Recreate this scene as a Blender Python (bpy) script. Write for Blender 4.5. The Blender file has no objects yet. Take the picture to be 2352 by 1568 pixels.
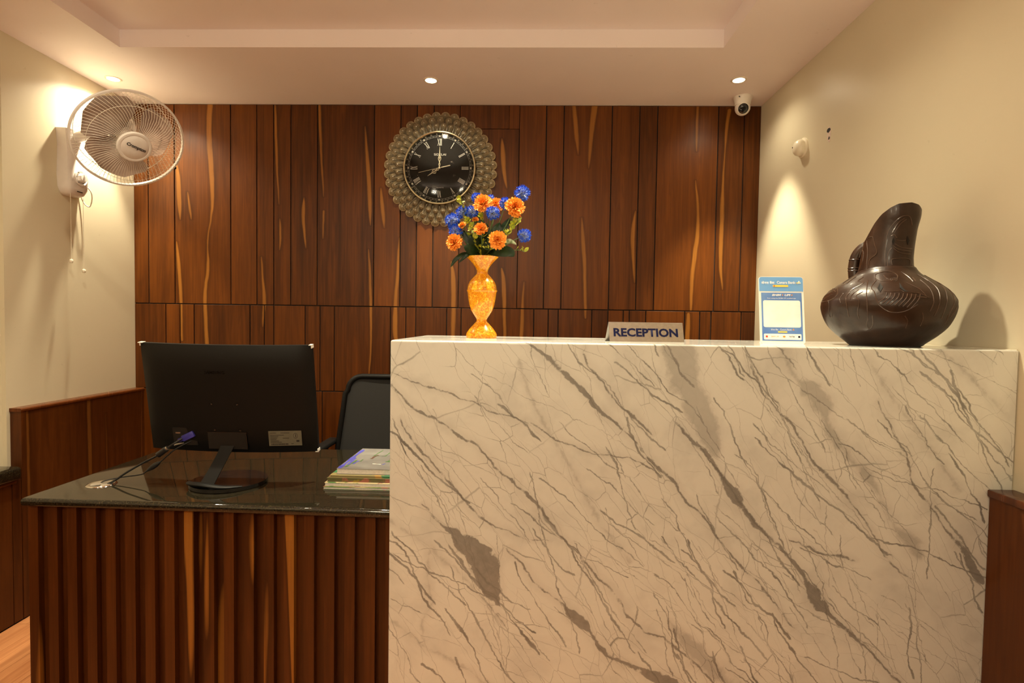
import bpy, bmesh, math, random
from mathutils import Vector, Matrix, Euler
random.seed(7)
sc = bpy.context.scene
COL = sc.collection
PI = math.pi

# ------------------------------------------------------------------ camera, world, exposure
cd = bpy.data.cameras.new('camera'); cam = bpy.data.objects.new('camera', cd); COL.objects.link(cam)
cd.sensor_fit = 'HORIZONTAL'; cd.sensor_width = 36.0; cd.lens = 19.535; cd.clip_start = 0.02
RX = Vector((0.99944, 0.02972, 0.01521)); FW = Vector((-0.02916, 0.99894, -0.03567)).normalized()
RX = (RX - FW * RX.dot(FW)).normalized(); UP = RX.cross(FW)
cam.matrix_world = Matrix(((RX.x, UP.x, -FW.x, 0), (RX.y, UP.y, -FW.y, 0), (RX.z, UP.z, -FW.z, 1.30), (0, 0, 0, 1)))
sc.camera = cam
w = bpy.data.worlds.new('world'); sc.world = w; w.use_nodes = True
w.node_tree.nodes['Background'].inputs[0].default_value = (0.9, 0.7, 0.5, 1)
w.node_tree.nodes['Background'].inputs[1].default_value = 0.05
sc.view_settings.view_transform = 'Standard'; sc.view_settings.look = 'None'
sc.view_settings.gamma = 1.0; sc.view_settings.use_curve_mapping = False
sc.view_settings.exposure = 0.42
sc.cycles.adaptive_threshold = 0.04; sc.cycles.max_bounces = 5; sc.cycles.diffuse_bounces = 4; sc.cycles.glossy_bounces = 3; sc.cycles.caustics_reflective = False; sc.cycles.caustics_refractive = False
WARM = (1.0, 0.875, 0.61)        # lamp colour
P_CORE, P_FLOOD = 46.0, 12.0      # beam and spill of each ceiling downlight
P_FILL = 26.0                    # added fill globes, unseen, behind the viewer

# key dimensions (metres)
YB, HC, XL, XR = 3.0175, 2.459, -2.180, 1.2125
ZC, YC, YCB, XC = 1.2485, 1.404, 1.9165, -0.351
ZD = 0.75
SEAM_UP=[-2.099, -1.952, -1.639, -1.494, -1.4, -1.306, -1.16, -0.849, -0.705, -0.616, -0.526, -0.384, -0.066, 0.079, 0.173, 0.429, 0.575, 0.67, 0.99, 1.126]
SEAM_LO=[-2.005, -1.925, -1.846, -1.533, -1.453, -1.4, -1.226, -1.143, -1.064, -0.754, -0.67, -0.615, -0.446, -0.367, 0.028, 0.106, 0.16, 0.341, 0.428, 0.51, 0.542, 0.631, 0.839, 0.919, 0.979, 1.139]
STREAKS=[
 [(2.468, -1.751, 0.0148), (2.324, -1.757, 0.0138), (2.117, -1.747, 0.0133), (1.982, -1.742, 0.0106), (1.837, -1.75, 0.0048), (1.68, -1.768, 0.0038), (1.596, -1.766, 0.0075), (1.48, -1.777, 0.0086), (1.375, -1.785, 0.0097), (1.28, -1.783, 0.0107), (1.153, -1.775, 0.0107)],
 [(2.137, -1.941, 0.0021), (2.064, -1.933, 0.0107), (1.96, -1.927, 0.0118), (1.835, -1.922, 0.0021)],
 [(1.709, -1.942, 0.0021), (1.541, -1.927, 0.0097), (1.383, -1.92, 0.0086), (1.172, -1.915, 0.0065)],
 [(2.449, -1.395, 0.0063), (2.275, -1.389, 0.0074), (2.089, -1.38, 0.0048), (1.923, -1.372, 0.001)],
 [(1.956, -1.233, 0.001), (1.883, -1.237, 0.0095), (1.79, -1.232, 0.0074), (1.686, -1.222, 0.001)],
 [(2.46, -1.15, 0.0073), (2.225, -1.142, 0.0063), (1.967, -1.125, 0.001)],
 [(2.339, -0.902, 0.0016), (2.144, -0.886, 0.0095), (1.969, -0.873, 0.0105), (1.814, -0.868, 0.0015)],
 [(1.679, -0.876, 0.0015), (1.524, -0.869, 0.0069), (1.367, -0.864, 0.0073), (1.241, -0.862, 0.0053), (0.999, -0.871, 0.0015)],
 [(2.011, -0.81, 0.0016), (1.898, -0.801, 0.0095), (1.8, -0.791, 0.001)],
 [(1.631, -1.467, 0.0016), (1.516, -1.462, 0.0053), (1.39, -1.453, 0.0096), (1.316, -1.459, 0.0064), (1.253, -1.463, 0.0016)],
 [(1.981, -1.878, 0.001), (1.898, -1.868, 0.0053), (1.836, -1.86, 0.0011)],
 [(1.84, -1.366, 0.001), (1.757, -1.363, 0.0048), (1.674, -1.367, 0.001)],
 [(1.884, -1.124, 0.0048), (1.822, -1.126, 0.0042), (1.739, -1.13, 0.001)],
 [(2.279, -0.159, 0.0019), (2.19, -0.151, 0.0126), (2.091, -0.143, 0.0099), (2.019, -0.13, 0.0014)],
 [(1.743, -0.709, 0.0019), (1.542, -0.718, 0.0083), (1.386, -0.728, 0.0092), (1.276, -0.729, 0.0129), (1.175, -0.719, 0.0092)],
 [(1.619, -0.424, 0.0023), (1.518, -0.412, 0.0119), (1.436, -0.409, 0.012), (1.18, -0.412, 0.0083)],
 [(1.585, -0.151, 0.0037), (1.513, -0.139, 0.011), (1.358, -0.133, 0.0091), (1.184, -0.127, 0.0064)],
 [(2.468, 0.221, 0.0089), (2.37, 0.232, 0.0108), (2.201, 0.251, 0.0013)],
 [(2.468, 0.335, 0.0161), (2.308, 0.318, 0.0116), (2.13, 0.308, 0.0018)],
 [(1.861, 0.278, 0.0014), (1.699, 0.29, 0.01), (1.519, 0.301, 0.0081), (1.328, 0.307, 0.0045)],
 [(1.9, 0.564, 0.0014), (1.765, 0.554, 0.0107), (1.684, 0.557, 0.009), (1.522, 0.567, 0.0013)],
 [(2.47, 0.878, 0.0062), (2.382, 0.877, 0.0062), (2.223, 0.878, 0.0014)],
 [(2.063, 0.877, 0.0017), (1.832, 0.896, 0.008), (1.688, 0.885, 0.0107), (1.526, 0.872, 0.0098), (1.373, 0.869, 0.0045)],
 [(2.436, 1.046, 0.0097), (2.312, 1.032, 0.0071), (2.188, 1.027, 0.0027), (2.047, 1.023, 0.0054), (1.869, 1.022, 0.0106), (1.69, 1.021, 0.0098), (1.492, 1.035, 0.0018)],
 [(1.514, -0.027, 0.0014), (1.405, -0.034, 0.0063), (1.314, -0.035, 0.0091), (1.186, -0.043, 0.0101)],
 [(1.355, 0.858, 0.0081), (1.2, 0.857, 0.0117)],
]
VEINS=[
 (0.8, [(-1.026, 0.722, 0.00168), (-1.002, 0.732, 0.00336), (-0.951, 0.751, 0.0056), (-0.889, 0.762, 0.00616), (-0.813, 0.777, 0.00728), (-0.773, 0.78, 0.00504), (-0.706, 0.798, 0.0028), (-0.656, 0.81, 0.00252), (-0.604, 0.815, 0.00336), (-0.506, 0.829, 0.00392), (-0.454, 0.834, 0.00336), (-0.394, 0.84, 0.00252), (-0.33, 0.843, 0.00252), (-0.236, 0.849, 0.00224), (-0.165, 0.862, 0.00196), (-0.081, 0.864, 0.00168), (-0.029, 0.869, 0.00056)]),
 (0.7, [(-0.918, 0.847, 0.0014), (-0.866, 0.824, 0.00252), (-0.824, 0.825, 0.00224), (-0.78, 0.829, 0.00196), (-0.718, 0.84, 0.0028), (-0.644, 0.857, 0.00084)]),
 (0.75, [(-1.151, 0.401, 0.0014), (-1.106, 0.426, 0.00168), (-1.045, 0.479, 0.00196), (-0.986, 0.514, 0.00224), (-0.96, 0.537, 0.00168), (-0.915, 0.561, 0.00196), (-0.865, 0.601, 0.00196), (-0.805, 0.635, 0.00196), (-0.766, 0.652, 0.00252), (-0.725, 0.681, 0.00168), (-0.683, 0.707, 0.00196), (-0.638, 0.757, 0.00168), (-0.581, 0.799, 0.00196), (-0.545, 0.816, 0.00084)]),
 (0.7, [(-1.035, 0.354, 0.00112), (-0.993, 0.345, 0.00224), (-0.922, 0.357, 0.00224), (-0.849, 0.361, 0.00252), (-0.777, 0.366, 0.00224), (-0.713, 0.377, 0.00168), (-0.658, 0.407, 0.00168), (-0.607, 0.44, 0.00168), (-0.567, 0.482, 0.00084)]),
 (0.7, [(-1.118, 0.385, 0.0014), (-1.036, 0.403, 0.00252), (-0.975, 0.43, 0.00224), (-0.907, 0.458, 0.00392), (-0.858, 0.479, 0.00252), (-0.801, 0.481, 0.00224), (-0.743, 0.495, 0.0028), (-0.677, 0.51, 0.00364), (-0.617, 0.517, 0.00224), (-0.54, 0.518, 0.00196), (-0.489, 0.531, 0.00224), (-0.427, 0.529, 0.00252), (-0.372, 0.539, 0.00224), (-0.294, 0.54, 0.00196), (-0.236, 0.554, 0.00252), (-0.185, 0.588, 0.00224), (-0.127, 0.602, 0.00252), (-0.052, 0.619, 0.0028), (-0.005, 0.627, 0.00224)]),
 (0.55, [(-0.84, 0.172, 0.00168), (-0.806, 0.19, 0.00196), (-0.749, 0.213, 0.00224), (-0.69, 0.227, 0.00224), (-0.617, 0.252, 0.00168), (-0.524, 0.264, 0.0014), (-0.454, 0.264, 0.00112)]),
 (0.75, [(-0.609, 0.386, 0.00112), (-0.545, 0.397, 0.00252), (-0.488, 0.399, 0.00168), (-0.434, 0.417, 0.00196), (-0.403, 0.422, 0.00336), (-0.376, 0.425, 0.014), (-0.349, 0.433, 0.0154), (-0.319, 0.437, 0.0084), (-0.29, 0.433, 0.00392), (-0.245, 0.437, 0.00784), (-0.201, 0.461, 0.00392), (-0.164, 0.484, 0.0084), (-0.128, 0.507, 0.0168), (-0.076, 0.532, 0.0168)]),
 (0.8, [(-0.826, 0.274, 0.00122), (-0.757, 0.282, 0.00325), (-0.719, 0.297, 0.01218), (-0.687, 0.302, 0.02517), (-0.652, 0.313, 0.03167), (-0.621, 0.318, 0.03857), (-0.589, 0.313, 0.03654), (-0.56, 0.303, 0.02842), (-0.538, 0.295, 0.02233), (-0.514, 0.289, 0.01218), (-0.493, 0.284, 0.00122)]),
 (0.55, [(-0.98, 0.689, 0.00112), (-0.946, 0.679, 0.00168), (-0.878, 0.659, 0.00168), (-0.803, 0.647, 0.00224), (-0.738, 0.643, 0.00168), (-0.68, 0.636, 0.00168), (-0.609, 0.628, 0.00168), (-0.556, 0.625, 0.00168), (-0.49, 0.621, 0.0014), (-0.409, 0.626, 0.00084)]),
 (0.3, [(-0.806, 1.036, 0.042), (-0.76, 1.024, 0.042), (-0.706, 1.004, 0.0364), (-0.672, 0.994, 0.0308), (-0.629, 0.987, 0.0336), (-0.574, 0.977, 0.0308), (-0.528, 0.965, 0.0196), (-0.492, 0.957, 0.00084)]),
 (0.7, [(-0.632, 0.923, 0.00112), (-0.573, 0.929, 0.00448), (-0.519, 0.939, 0.00616), (-0.463, 0.94, 0.00504), (-0.422, 0.939, 0.0112), (-0.39, 0.941, 0.01568), (-0.359, 0.937, 0.0056), (-0.313, 0.939, 0.00616), (-0.274, 0.945, 0.00448), (-0.192, 0.954, 0.00448), (-0.125, 0.961, 0.0056), (-0.09, 0.961, 0.01232), (-0.051, 0.958, 0.01736), (-0.015, 0.96, 0.0056), (0.04, 0.97, 0.00616), (0.113, 0.987, 0.0028), (0.168, 0.996, 0.00252), (0.229, 1.005, 0.00392)]),
 (0.35, [(-0.623, 1.239, 0.00224), (-0.558, 1.234, 0.00392), (-0.512, 1.243, 0.0224), (-0.468, 1.246, 0.0252), (-0.424, 1.232, 0.014), (-0.371, 1.22, 0.014), (-0.328, 1.224, 0.0084), (-0.289, 1.231, 0.00448), (-0.253, 1.239, 0.01232), (-0.212, 1.239, 0.0056), (-0.165, 1.233, 0.00392), (-0.103, 1.224, 0.00392), (-0.057, 1.232, 0.0168), (-0.025, 1.228, 0.014), (0.001, 1.226, 0.00168)]),
 (0.6, [(-0.668, 1.164, 0.00112), (-0.607, 1.155, 0.00196), (-0.533, 1.145, 0.00196), (-0.458, 1.154, 0.00224), (-0.381, 1.147, 0.00224), (-0.291, 1.159, 0.00392), (-0.212, 1.165, 0.00224), (-0.14, 1.17, 0.00196), (-0.047, 1.166, 0.00168), (0.028, 1.176, 0.0014)]),
 (0.6, [(-0.388, 1.362, 0.00112), (-0.309, 1.349, 0.00196), (-0.227, 1.339, 0.00252), (-0.144, 1.323, 0.00252), (-0.076, 1.323, 0.00196), (-0.008, 1.323, 0.00336), (0.036, 1.327, 0.0084), (0.093, 1.321, 0.0112), (0.137, 1.315, 0.0056)]),
 (0.75, [(-0.219, 0.985, 0.0014), (-0.194, 1.007, 0.00224), (-0.15, 1.031, 0.00392), (-0.118, 1.063, 0.00504), (-0.087, 1.088, 0.00112)]),
 (0.55, [(-0.22, 0.618, 0.00112), (-0.184, 0.621, 0.0112), (-0.131, 0.626, 0.0196), (-0.084, 0.634, 0.0224), (-0.033, 0.647, 0.0168), (0.014, 0.655, 0.0084)]),
 (0.5, [(-0.407, 1.556, 0.00224), (-0.355, 1.573, 0.00392), (-0.297, 1.579, 0.0028), (-0.235, 1.59, 0.00224), (-0.177, 1.597, 0.0014)]),
 (0.45, [(-0.498, 1.397, 0.00168), (-0.435, 1.4, 0.00224), (-0.378, 1.395, 0.00252), (-0.308, 1.399, 0.00168), (-0.212, 1.401, 0.00168), (-0.096, 1.402, 0.0014)]),
 (0.5, [(-0.621, 0.029, 0.00168), (-0.574, 0.046, 0.00224), (-0.519, 0.063, 0.00252), (-0.452, 0.1, 0.00196), (-0.383, 0.129, 0.00168), (-0.34, 0.141, 0.00112)]),
 (0.5, [(-0.72, 0.213, 0.00112), (-0.657, 0.172, 0.0014), (-0.61, 0.149, 0.00196), (-0.575, 0.096, 0.00224), (-0.524, 0.067, 0.0014)]),
]
# ------------------------------------------------------------------ mesh helpers
def V(*a): return Vector(a)
def box(bm, x0, x1, y0, y1, z0, z1, bev=0.0, seg=2):
    vs = [bm.verts.new((x, y, z)) for x in (x0, x1) for y in (y0, y1) for z in (z0, z1)]
    fs = [(0, 1, 3, 2), (4, 6, 7, 5), (0, 4, 5, 1), (2, 3, 7, 6), (0, 2, 6, 4), (1, 5, 7, 3)]
    faces = [bm.faces.new([vs[i] for i in f]) for f in fs]
    if bev > 0:
        es = list({e for f in faces for e in f.edges})
        bmesh.ops.bevel(bm, geom=es, offset=bev, segments=seg, affect='EDGES', profile=0.5)
def prism(bm, pts, z0, z1, bev=0.0, seg=2):
    """polygon in XY extruded from z0 to z1"""
    lo = [bm.verts.new((p[0], p[1], z0)) for p in pts]; hi = [bm.verts.new((p[0], p[1], z1)) for p in pts]
    n = len(pts); F = [bm.faces.new(lo[::-1]), bm.faces.new(hi)]
    for i in range(n):
        F.append(bm.faces.new((lo[i], lo[(i + 1) % n], hi[(i + 1) % n], hi[i])))
    if bev > 0:
        es = list({e for f in F[:2] for e in f.edges})
        bmesh.ops.bevel(bm, geom=es, offset=bev, segments=seg, affect='EDGES', profile=0.5)
def lathe(bm, prof, n=32, M=None, mi=0):
    """profile of (radius, z) turned about z"""
    rings = []
    for r, z in prof:
        if r < 1e-6: rings.append([bm.verts.new((0, 0, z))])
        else: rings.append([bm.verts.new((r * math.cos(2 * PI * k / n), r * math.sin(2 * PI * k / n), z)) for k in range(n)])
    for a, b in zip(rings, rings[1:]):
        for k in range(n):
            l = (k + 1) % n
            if len(a) == 1 and len(b) == 1: continue
            if len(a) == 1: f = bm.faces.new((a[0], b[l], b[k]))
            elif len(b) == 1: f = bm.faces.new((a[k], a[l], b[0]))
            else: f = bm.faces.new((a[k], a[l], b[l], b[k]))
            f.material_index = mi
    if M is not None:
        bmesh.ops.transform(bm, matrix=M, verts=[v for r in rings for v in r])
def tube(bm, path, rad, n=8, closed=False, cap=True, flat=1.0):
    """round bar along a list of points; rad may be a list"""
    P = [Vector(p) for p in path]; m = len(P)
    R = rad if isinstance(rad, (list, tuple)) else [rad] * m
    rings = []; ref = None
    for i in range(m):
        if closed: t = P[(i + 1) % m] - P[i - 1]
        else: t = P[min(i + 1, m - 1)] - P[max(i - 1, 0)]
        t.normalize()
        if ref is None:
            ref = Vector((0, 0, 1)) if abs(t.z) < 0.9 else Vector((1, 0, 0))
        a = t.cross(ref); a.normalize(); b = t.cross(a); b.normalize(); ref = -b if False else (a.cross(t))
        ref.normalize()
        rings.append([bm.verts.new(P[i] + a * (R[i] * math.cos(2 * PI * k / n)) + ref * (flat * R[i] * math.sin(2 * PI * k / n))) for k in range(n)])
    rng = range(m) if closed else range(m - 1)
    for i in rng:
        a, b = rings[i], rings[(i + 1) % m]
        for k in range(n):
            l = (k + 1) % n; bm.faces.new((a[k], b[k], b[l], a[l]))
    if cap and not closed:
        bm.faces.new(rings[0][::-1] if False else rings[0]); bm.faces.new(rings[-1][::-1])
def ball(bm, c, r, sub=1, s=(1, 1, 1)):
    M = Matrix.Translation(c) @ Matrix.Diagonal((s[0], s[1], s[2], 1))
    bmesh.ops.create_icosphere(bm, subdivisions=sub, radius=r, matrix=M)
def quadgrid(bm, rows, closed_u=False):
    G = [[bm.verts.new(p) for p in r] for r in rows]
    for a, b in zip(G, G[1:]):
        n = len(a)
        for k in range(n if closed_u else n - 1):
            l = (k + 1) % n; bm.faces.new((a[k], a[l], b[l], b[k]))
    return G
def spline(P, n=6):
    """Catmull-Rom through points"""
    P = [Vector(p) for p in P]; out = []
    for i in range(len(P) - 1):
        p0 = P[max(i - 1, 0)]; p1 = P[i]; p2 = P[i + 1]; p3 = P[min(i + 2, len(P) - 1)]
        for k in range(n):
            t = k / n
            out.append(0.5 * ((2 * p1) + (p2 - p0) * t + (2 * p0 - 5 * p1 + 4 * p2 - p3) * t * t + (3 * p1 - p0 - 3 * p2 + p3) * t ** 3))
    out.append(P[-1]); return out
def frame_to(n, up=(0, 0, 1)):
    """matrix whose local z is n"""
    z = Vector(n).normalized(); u = Vector(up)
    if abs(z.dot(u)) > 0.98: u = Vector((0, 1, 0))
    x = u.cross(z).normalized(); y = z.cross(x)
    return Matrix(((x.x, y.x, z.x, 0), (x.y, y.y, z.y, 0), (x.z, y.z, z.z, 0), (0, 0, 0, 1)))
def mesh(name, bm, mats, smooth=None):
    me = bpy.data.meshes.new(name)
    bmesh.ops.recalc_face_normals(bm, faces=bm.faces[:])
    bm.to_mesh(me); bm.free()
    for m in (mats if isinstance(mats, (list, tuple)) else [mats]): me.materials.append(m)
    if smooth is not None:
        me.shade_smooth(); me.set_sharp_from_angle(angle=math.radians(smooth))
    return me
def obj(name, bm, mats, parent=None, smooth=None, M=None):
    if M is not None: bmesh.ops.transform(bm, matrix=M, verts=bm.verts[:])
    o = bpy.data.objects.new(name, mesh(name, bm, mats, smooth)); COL.objects.link(o)
    if parent is not None: o.parent = parent
    return o
def inst(name, me, parent=None, M=None):
    o = bpy.data.objects.new(name, me); COL.objects.link(o)
    if parent is not None: o.parent = parent
    if M is not None: o.matrix_local = M
    return o
def tag(o, label, cat, group=None):
    o['label'] = label; o['category'] = cat
    if group: o['group'] = group
    return o
def thing(name, label, cat, loc=(0, 0, 0), rot=(0, 0, 0), group=None):
    o = bpy.data.objects.new(name, None); COL.objects.link(o); o.empty_display_size = 0.05
    o.location = loc; o.rotation_euler = rot
    return tag(o, label, cat, group)
def struct(name, bm, mats, smooth=None):
    o = obj(name, bm, mats, None, smooth); o['kind'] = 'structure'; return o
def B(): return bmesh.new()
def text_mesh(s, width=None, height=None, bold=0.0, spacing=1.0, extr=0.0002, shear=0.0):
    c = bpy.data.curves.new('lettering', 'FONT'); c.body = s; c.align_x = 'CENTER'; c.align_y = 'CENTER'
    c.size = 1.0; c.offset = bold; c.space_character = spacing; c.shear = shear; c.resolution_u = 3
    o = bpy.data.objects.new('lettering', c); COL.objects.link(o)
    dg = bpy.context.evaluated_depsgraph_get(); dg.update()
    me = bpy.data.meshes.new_from_object(o.evaluated_get(dg))
    bpy.data.objects.remove(o); bpy.data.curves.remove(c)
    if not me.vertices: return me
    xs = [v.co.x for v in me.vertices]; ys = [v.co.y for v in me.vertices]
    W, H = max(xs) - min(xs), max(ys) - min(ys); cx, cy = (max(xs) + min(xs)) / 2, (max(ys) + min(ys)) / 2
    sx = width / W if width else height / H; sy = height / H if height else sx
    for v in me.vertices: v.co = ((v.co.x - cx) * sx, (v.co.y - cy) * sy, 0)
    return me
def lettering(name, s, mat, parent, M, **k):
    me = text_mesh(s, **k); me.materials.clear(); me.materials.append(mat); me.transform(M)
    return inst(name, me, parent)

# ------------------------------------------------------------------ materials
def new_mat(name):
    m = bpy.data.materials.new(name); m.use_nodes = True
    return m, m.node_tree, m.node_tree.nodes['Principled BSDF']
def N(nt, t, **k):
    n = nt.nodes.new(t)
    for a, b in k.items(): setattr(n, a, b)
    return n
def L(nt, a, b): nt.links.new(a, b)
def mth(nt, op, a, b=None, c=None, clamp=False):
    n = N(nt, 'ShaderNodeMath', operation=op); n.use_clamp = clamp
    for i, x in enumerate((a, b, c)):
        if x is None: continue
        if isinstance(x, (int, float)): n.inputs[i].default_value = x
        else: L(nt, x, n.inputs[i])
    return n.outputs[0]
def mixc(nt, fac, a, b, blend='MIX'):
    n = N(nt, 'ShaderNodeMix', data_type='RGBA', blend_type=blend)
    for s, x in ((n.inputs[0], fac), (n.inputs[6], a), (n.inputs[7], b)):
        if isinstance(x, (int, float)): s.default_value = x
        elif isinstance(x, tuple): s.default_value = (*x[:3], 1)
        else: L(nt, x, s)
    return n.outputs[2]
def noise(nt, vec, scale, detail=3, rough=0.5, dist=0.0):
    n = N(nt, 'ShaderNodeTexNoise'); n.inputs['Scale'].default_value = scale; n.inputs['Detail'].default_value = detail
    n.inputs['Roughness'].default_value = rough; n.inputs['Distortion'].default_value = dist
    if vec is not None: L(nt, vec, n.inputs['Vector'])
    return n
def rng(nt, x, a, b, c=0.0, d=1.0, smooth=False):
    n = N(nt, 'ShaderNodeMapRange'); n.clamp = True
    if smooth: n.interpolation_type = 'SMOOTHSTEP'
    L(nt, x, n.inputs[0])
    for i, v in zip((1, 2, 3, 4), (a, b, c, d)): n.inputs[i].default_value = v
    return n.outputs[0]
def bump(nt, bs, h, strength=0.3, dist=0.001):
    n = N(nt, 'ShaderNodeBump'); n.inputs['Strength'].default_value = strength; n.inputs['Distance'].default_value = dist
    L(nt, h, n.inputs['Height']); L(nt, n.outputs[0], bs.inputs['Normal'])
def pm(name, c1, c2=None, scale=30.0, rough=0.5, metal=0.0, bmp=0.0, spec=0.5, coat=0.0, detail=3, emit=None, estr=0.0, trans=0.0):
    """simple procedural material: noise between two tones"""
    m, nt, bs = new_mat(name)
    c2 = c2 or tuple(min(1, x * 1.12) for x in c1)
    tc = N(nt, 'ShaderNodeTexCoord'); nz = noise(nt, tc.outputs['Object'], scale, detail)
    f = rng(nt, nz.outputs[0], 0.35, 0.65)
    L(nt, mixc(nt, f, c1, c2), bs.inputs['Base Color'])
    bs.inputs['Roughness'].default_value = rough; bs.inputs['Metallic'].default_value = metal
    bs.inputs['Specular IOR Level'].default_value = spec; bs.inputs['Coat Weight'].default_value = coat
    bs.inputs['Coat Roughness'].default_value = 0.08
    if bmp: bump(nt, bs, nz.outputs[0], 1.0, bmp)
    if emit:
        bs.inputs['Emission Color'].default_value = (*emit, 1); bs.inputs['Emission Strength'].default_value = estr
    return m
def fcurve(nt, x, pts):
    n = N(nt, 'ShaderNodeFloatCurve'); c = n.mapping.curves[0]
    c.points[0].location = pts[0]; c.points[1].location = pts[-1]
    for p in pts[1:-1]: c.points.new(*p)
    for p in c.points: p.handle_type = 'AUTO_CLAMPED'
    n.mapping.update(); L(nt, x, n.inputs['Value']); return n.outputs[0]
def ribbons(nt, along, across, items):
    """figure in the material: ribbons [(along, across, halfwidth)...] -> inside distance to the nearest one (metres)"""
    out = None
    for pts in items:
        pts = sorted(pts)
        a0, a1 = pts[0][0], pts[-1][0]; c0 = min(p[1] for p in pts) - 1e-3; c1 = max(p[1] for p in pts) + 1e-3
        wm = max(p[2] for p in pts) + 0.004
        t = rng(nt, along, a0 - 0.012, a1 + 0.012)
        tt = lambda a: (a - a0 + 0.012) / (a1 - a0 + 0.024)
        cp = [(tt(p[0]), (p[1] - c0) / (c1 - c0)) for p in pts]
        wp = [(0.0, 0.0)] + [(tt(p[0]), (p[2] + 0.02) / (wm + 0.02)) for p in pts] + [(1.0, 0.0)]
        ctr = mth(nt, 'MULTIPLY_ADD', fcurve(nt, t, cp), c1 - c0, c0)
        wid = mth(nt, 'MULTIPLY_ADD', fcurve(nt, t, wp), wm + 0.02, -0.02)
        e = mth(nt, 'SUBTRACT', wid, mth(nt, 'ABSOLUTE', mth(nt, 'SUBTRACT', across, ctr)))
        out = e if out is None else mth(nt, 'MAXIMUM', out, e)
    return out
def teak(name, streaks=None, vert='Z', dark=(0.0480, 0.0118, 0.0012), mid=(0.1560, 0.0435, 0.0040), sap=(0.38, 0.150, 0.024), rough=0.36, auto=0.0, coat=0.04, floor=False, spread=0.5, side=False):
    """polished teak: fine vertical grain, darker bands and pale sapwood streaks"""
    m, nt, bs = new_mat(name)
    tc = N(nt, 'ShaderNodeTexCoord'); sx = N(nt, 'ShaderNodeSeparateXYZ'); L(nt, tc.outputs['Object'], sx.inputs[0])
    oi = N(nt, 'ShaderNodeObjectInfo'); rnd = oi.outputs['Random']
    x, y, z = sx.outputs
    if vert == 'Z': al = z; ac = mth(nt, 'ADD', x, mth(nt, 'MULTIPLY', y, 0.8))
    else: al = y; ac = x
    def vec(sa, sl, off):
        c = N(nt, 'ShaderNodeCombineXYZ'); L(nt, mth(nt, 'MULTIPLY', ac, sa), c.inputs[0]); L(nt, mth(nt, 'MULTIPLY', rnd, 37.0 + off), c.inputs[1]); L(nt, mth(nt, 'MULTIPLY', al, sl), c.inputs[2]); return c.outputs[0]
    fine = noise(nt, vec(130, 3.0, 0), 1.0, 2, 0.6).outputs[0]
    band = noise(nt, vec(14, 0.8, 5), 1.0, 3, 0.55, 0.6).outputs[0]
    cath = noise(nt, vec(26, 2.4, 9), 1.0, 2, 0.5, 1.6).outputs[0]
    f = mth(nt, 'ADD', mth(nt, 'MULTIPLY', rng(nt, band, 0.28, 0.72), 0.62), mth(nt, 'MULTIPLY', rng(nt, fine, 0.3, 0.7), 0.38))
    f = mth(nt, 'MULTIPLY', f, mth(nt, 'MULTIPLY_ADD', rng(nt, cath, 0.42, 0.52), 0.3, 0.7))
    f = mth(nt, 'ADD', f, mth(nt, 'MULTIPLY_ADD', rnd, spread, -spread * 0.4), clamp=True)
    col = mixc(nt, f, dark, mid)
    wob = noise(nt, vec(9, 5, 13), 1.0, 3, 0.6).outputs[0]
    acw = mth(nt, 'ADD', ac, mth(nt, 'MULTIPLY_ADD', wob, 0.016, -0.008))
    mask = None
    if streaks:
        xw = mth(nt, 'ADD', y if side else x, mth(nt, 'MULTIPLY_ADD', wob, 0.012, -0.006))
        inside = ribbons(nt, al, xw, streaks)
        mask = rng(nt, inside, -0.0025, 0.004)
        halo = rng(nt, inside, -0.022, -0.001, smooth=True)
        col = mixc(nt, mth(nt, 'MULTIPLY', halo, 0.35), col, tuple(c * 0.6 for c in dark))
    if auto > 0:
        s1 = noise(nt, vec(13, 0.9, 21), 1.0, 1.5, 0.4, 0.35).outputs[0]
        a = rng(nt, s1, 0.70, 0.735)
        h = rng(nt, s1, 0.60, 0.70)
        col = mixc(nt, mth(nt, 'MULTIPLY', h, 0.5), col, tuple(c * 0.55 for c in dark))
        mask = a if mask is None else mth(nt, 'MAXIMUM', mask, a)
    if mask is not None:
        sapc = mixc(nt, rng(nt, fine, 0.3, 0.7), tuple(c * 0.78 for c in sap), sap)
        col = mixc(nt, mth(nt, 'MULTIPLY', mask, 0.78), col, sapc)
    L(nt, col, bs.inputs['Base Color'])
    L(nt, mth(nt, 'MULTIPLY_ADD', fine, 0.12, rough - 0.06), bs.inputs['Roughness'])
    bs.inputs['Coat Weight'].default_value = coat; bs.inputs['Coat Roughness'].default_value = 0.35
    bs.inputs['Specular IOR Level'].default_value = 0.24
    bump(nt, bs, fine, 0.25, 0.0006)
    return m
def hairlines(n, seed):
    """thin veins that run with the bedding of the slab, some leaning across it"""
    rr = random.Random(seed); out = []
    for i in range(n):
        u0 = rr.uniform(-1.05, 0.10); v0 = rr.uniform(0.0, 1.65); ln = rr.uniform(0.10, 0.45); sl = rr.gauss(0.02, 0.30); ph = rr.uniform(0, 6.28); w0 = rr.choice((0.0003, 0.0005, 0.0008, 0.0011, 0.0015, 0.0022))
        k = max(4, int(ln / 0.05)); v = v0; pts = []
        for j in range(k + 1):
            v += sl * ln / k + rr.gauss(0, 0.006); pts.append((u0 + ln * j / k, v, w0 * rr.uniform(0.5, 1.5)))
        out.append(pts)
    return out
HAIR = hairlines(230, 12)
def local_veins(items, reg):
    x0, x1, z0, z1 = reg; out = []
    for p in items:
        X = [0.588 * a + 0.809 * b for a, b, c in p]; Z = [-0.809 * a + 0.588 * b for a, b, c in p]; m = 0.045 + max(c for a, b, c in p)
        if max(X) > x0 - m and min(X) < x1 + m and max(Z) > z0 - m and min(Z) < z1 + m: out.append(p)
    return out
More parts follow.
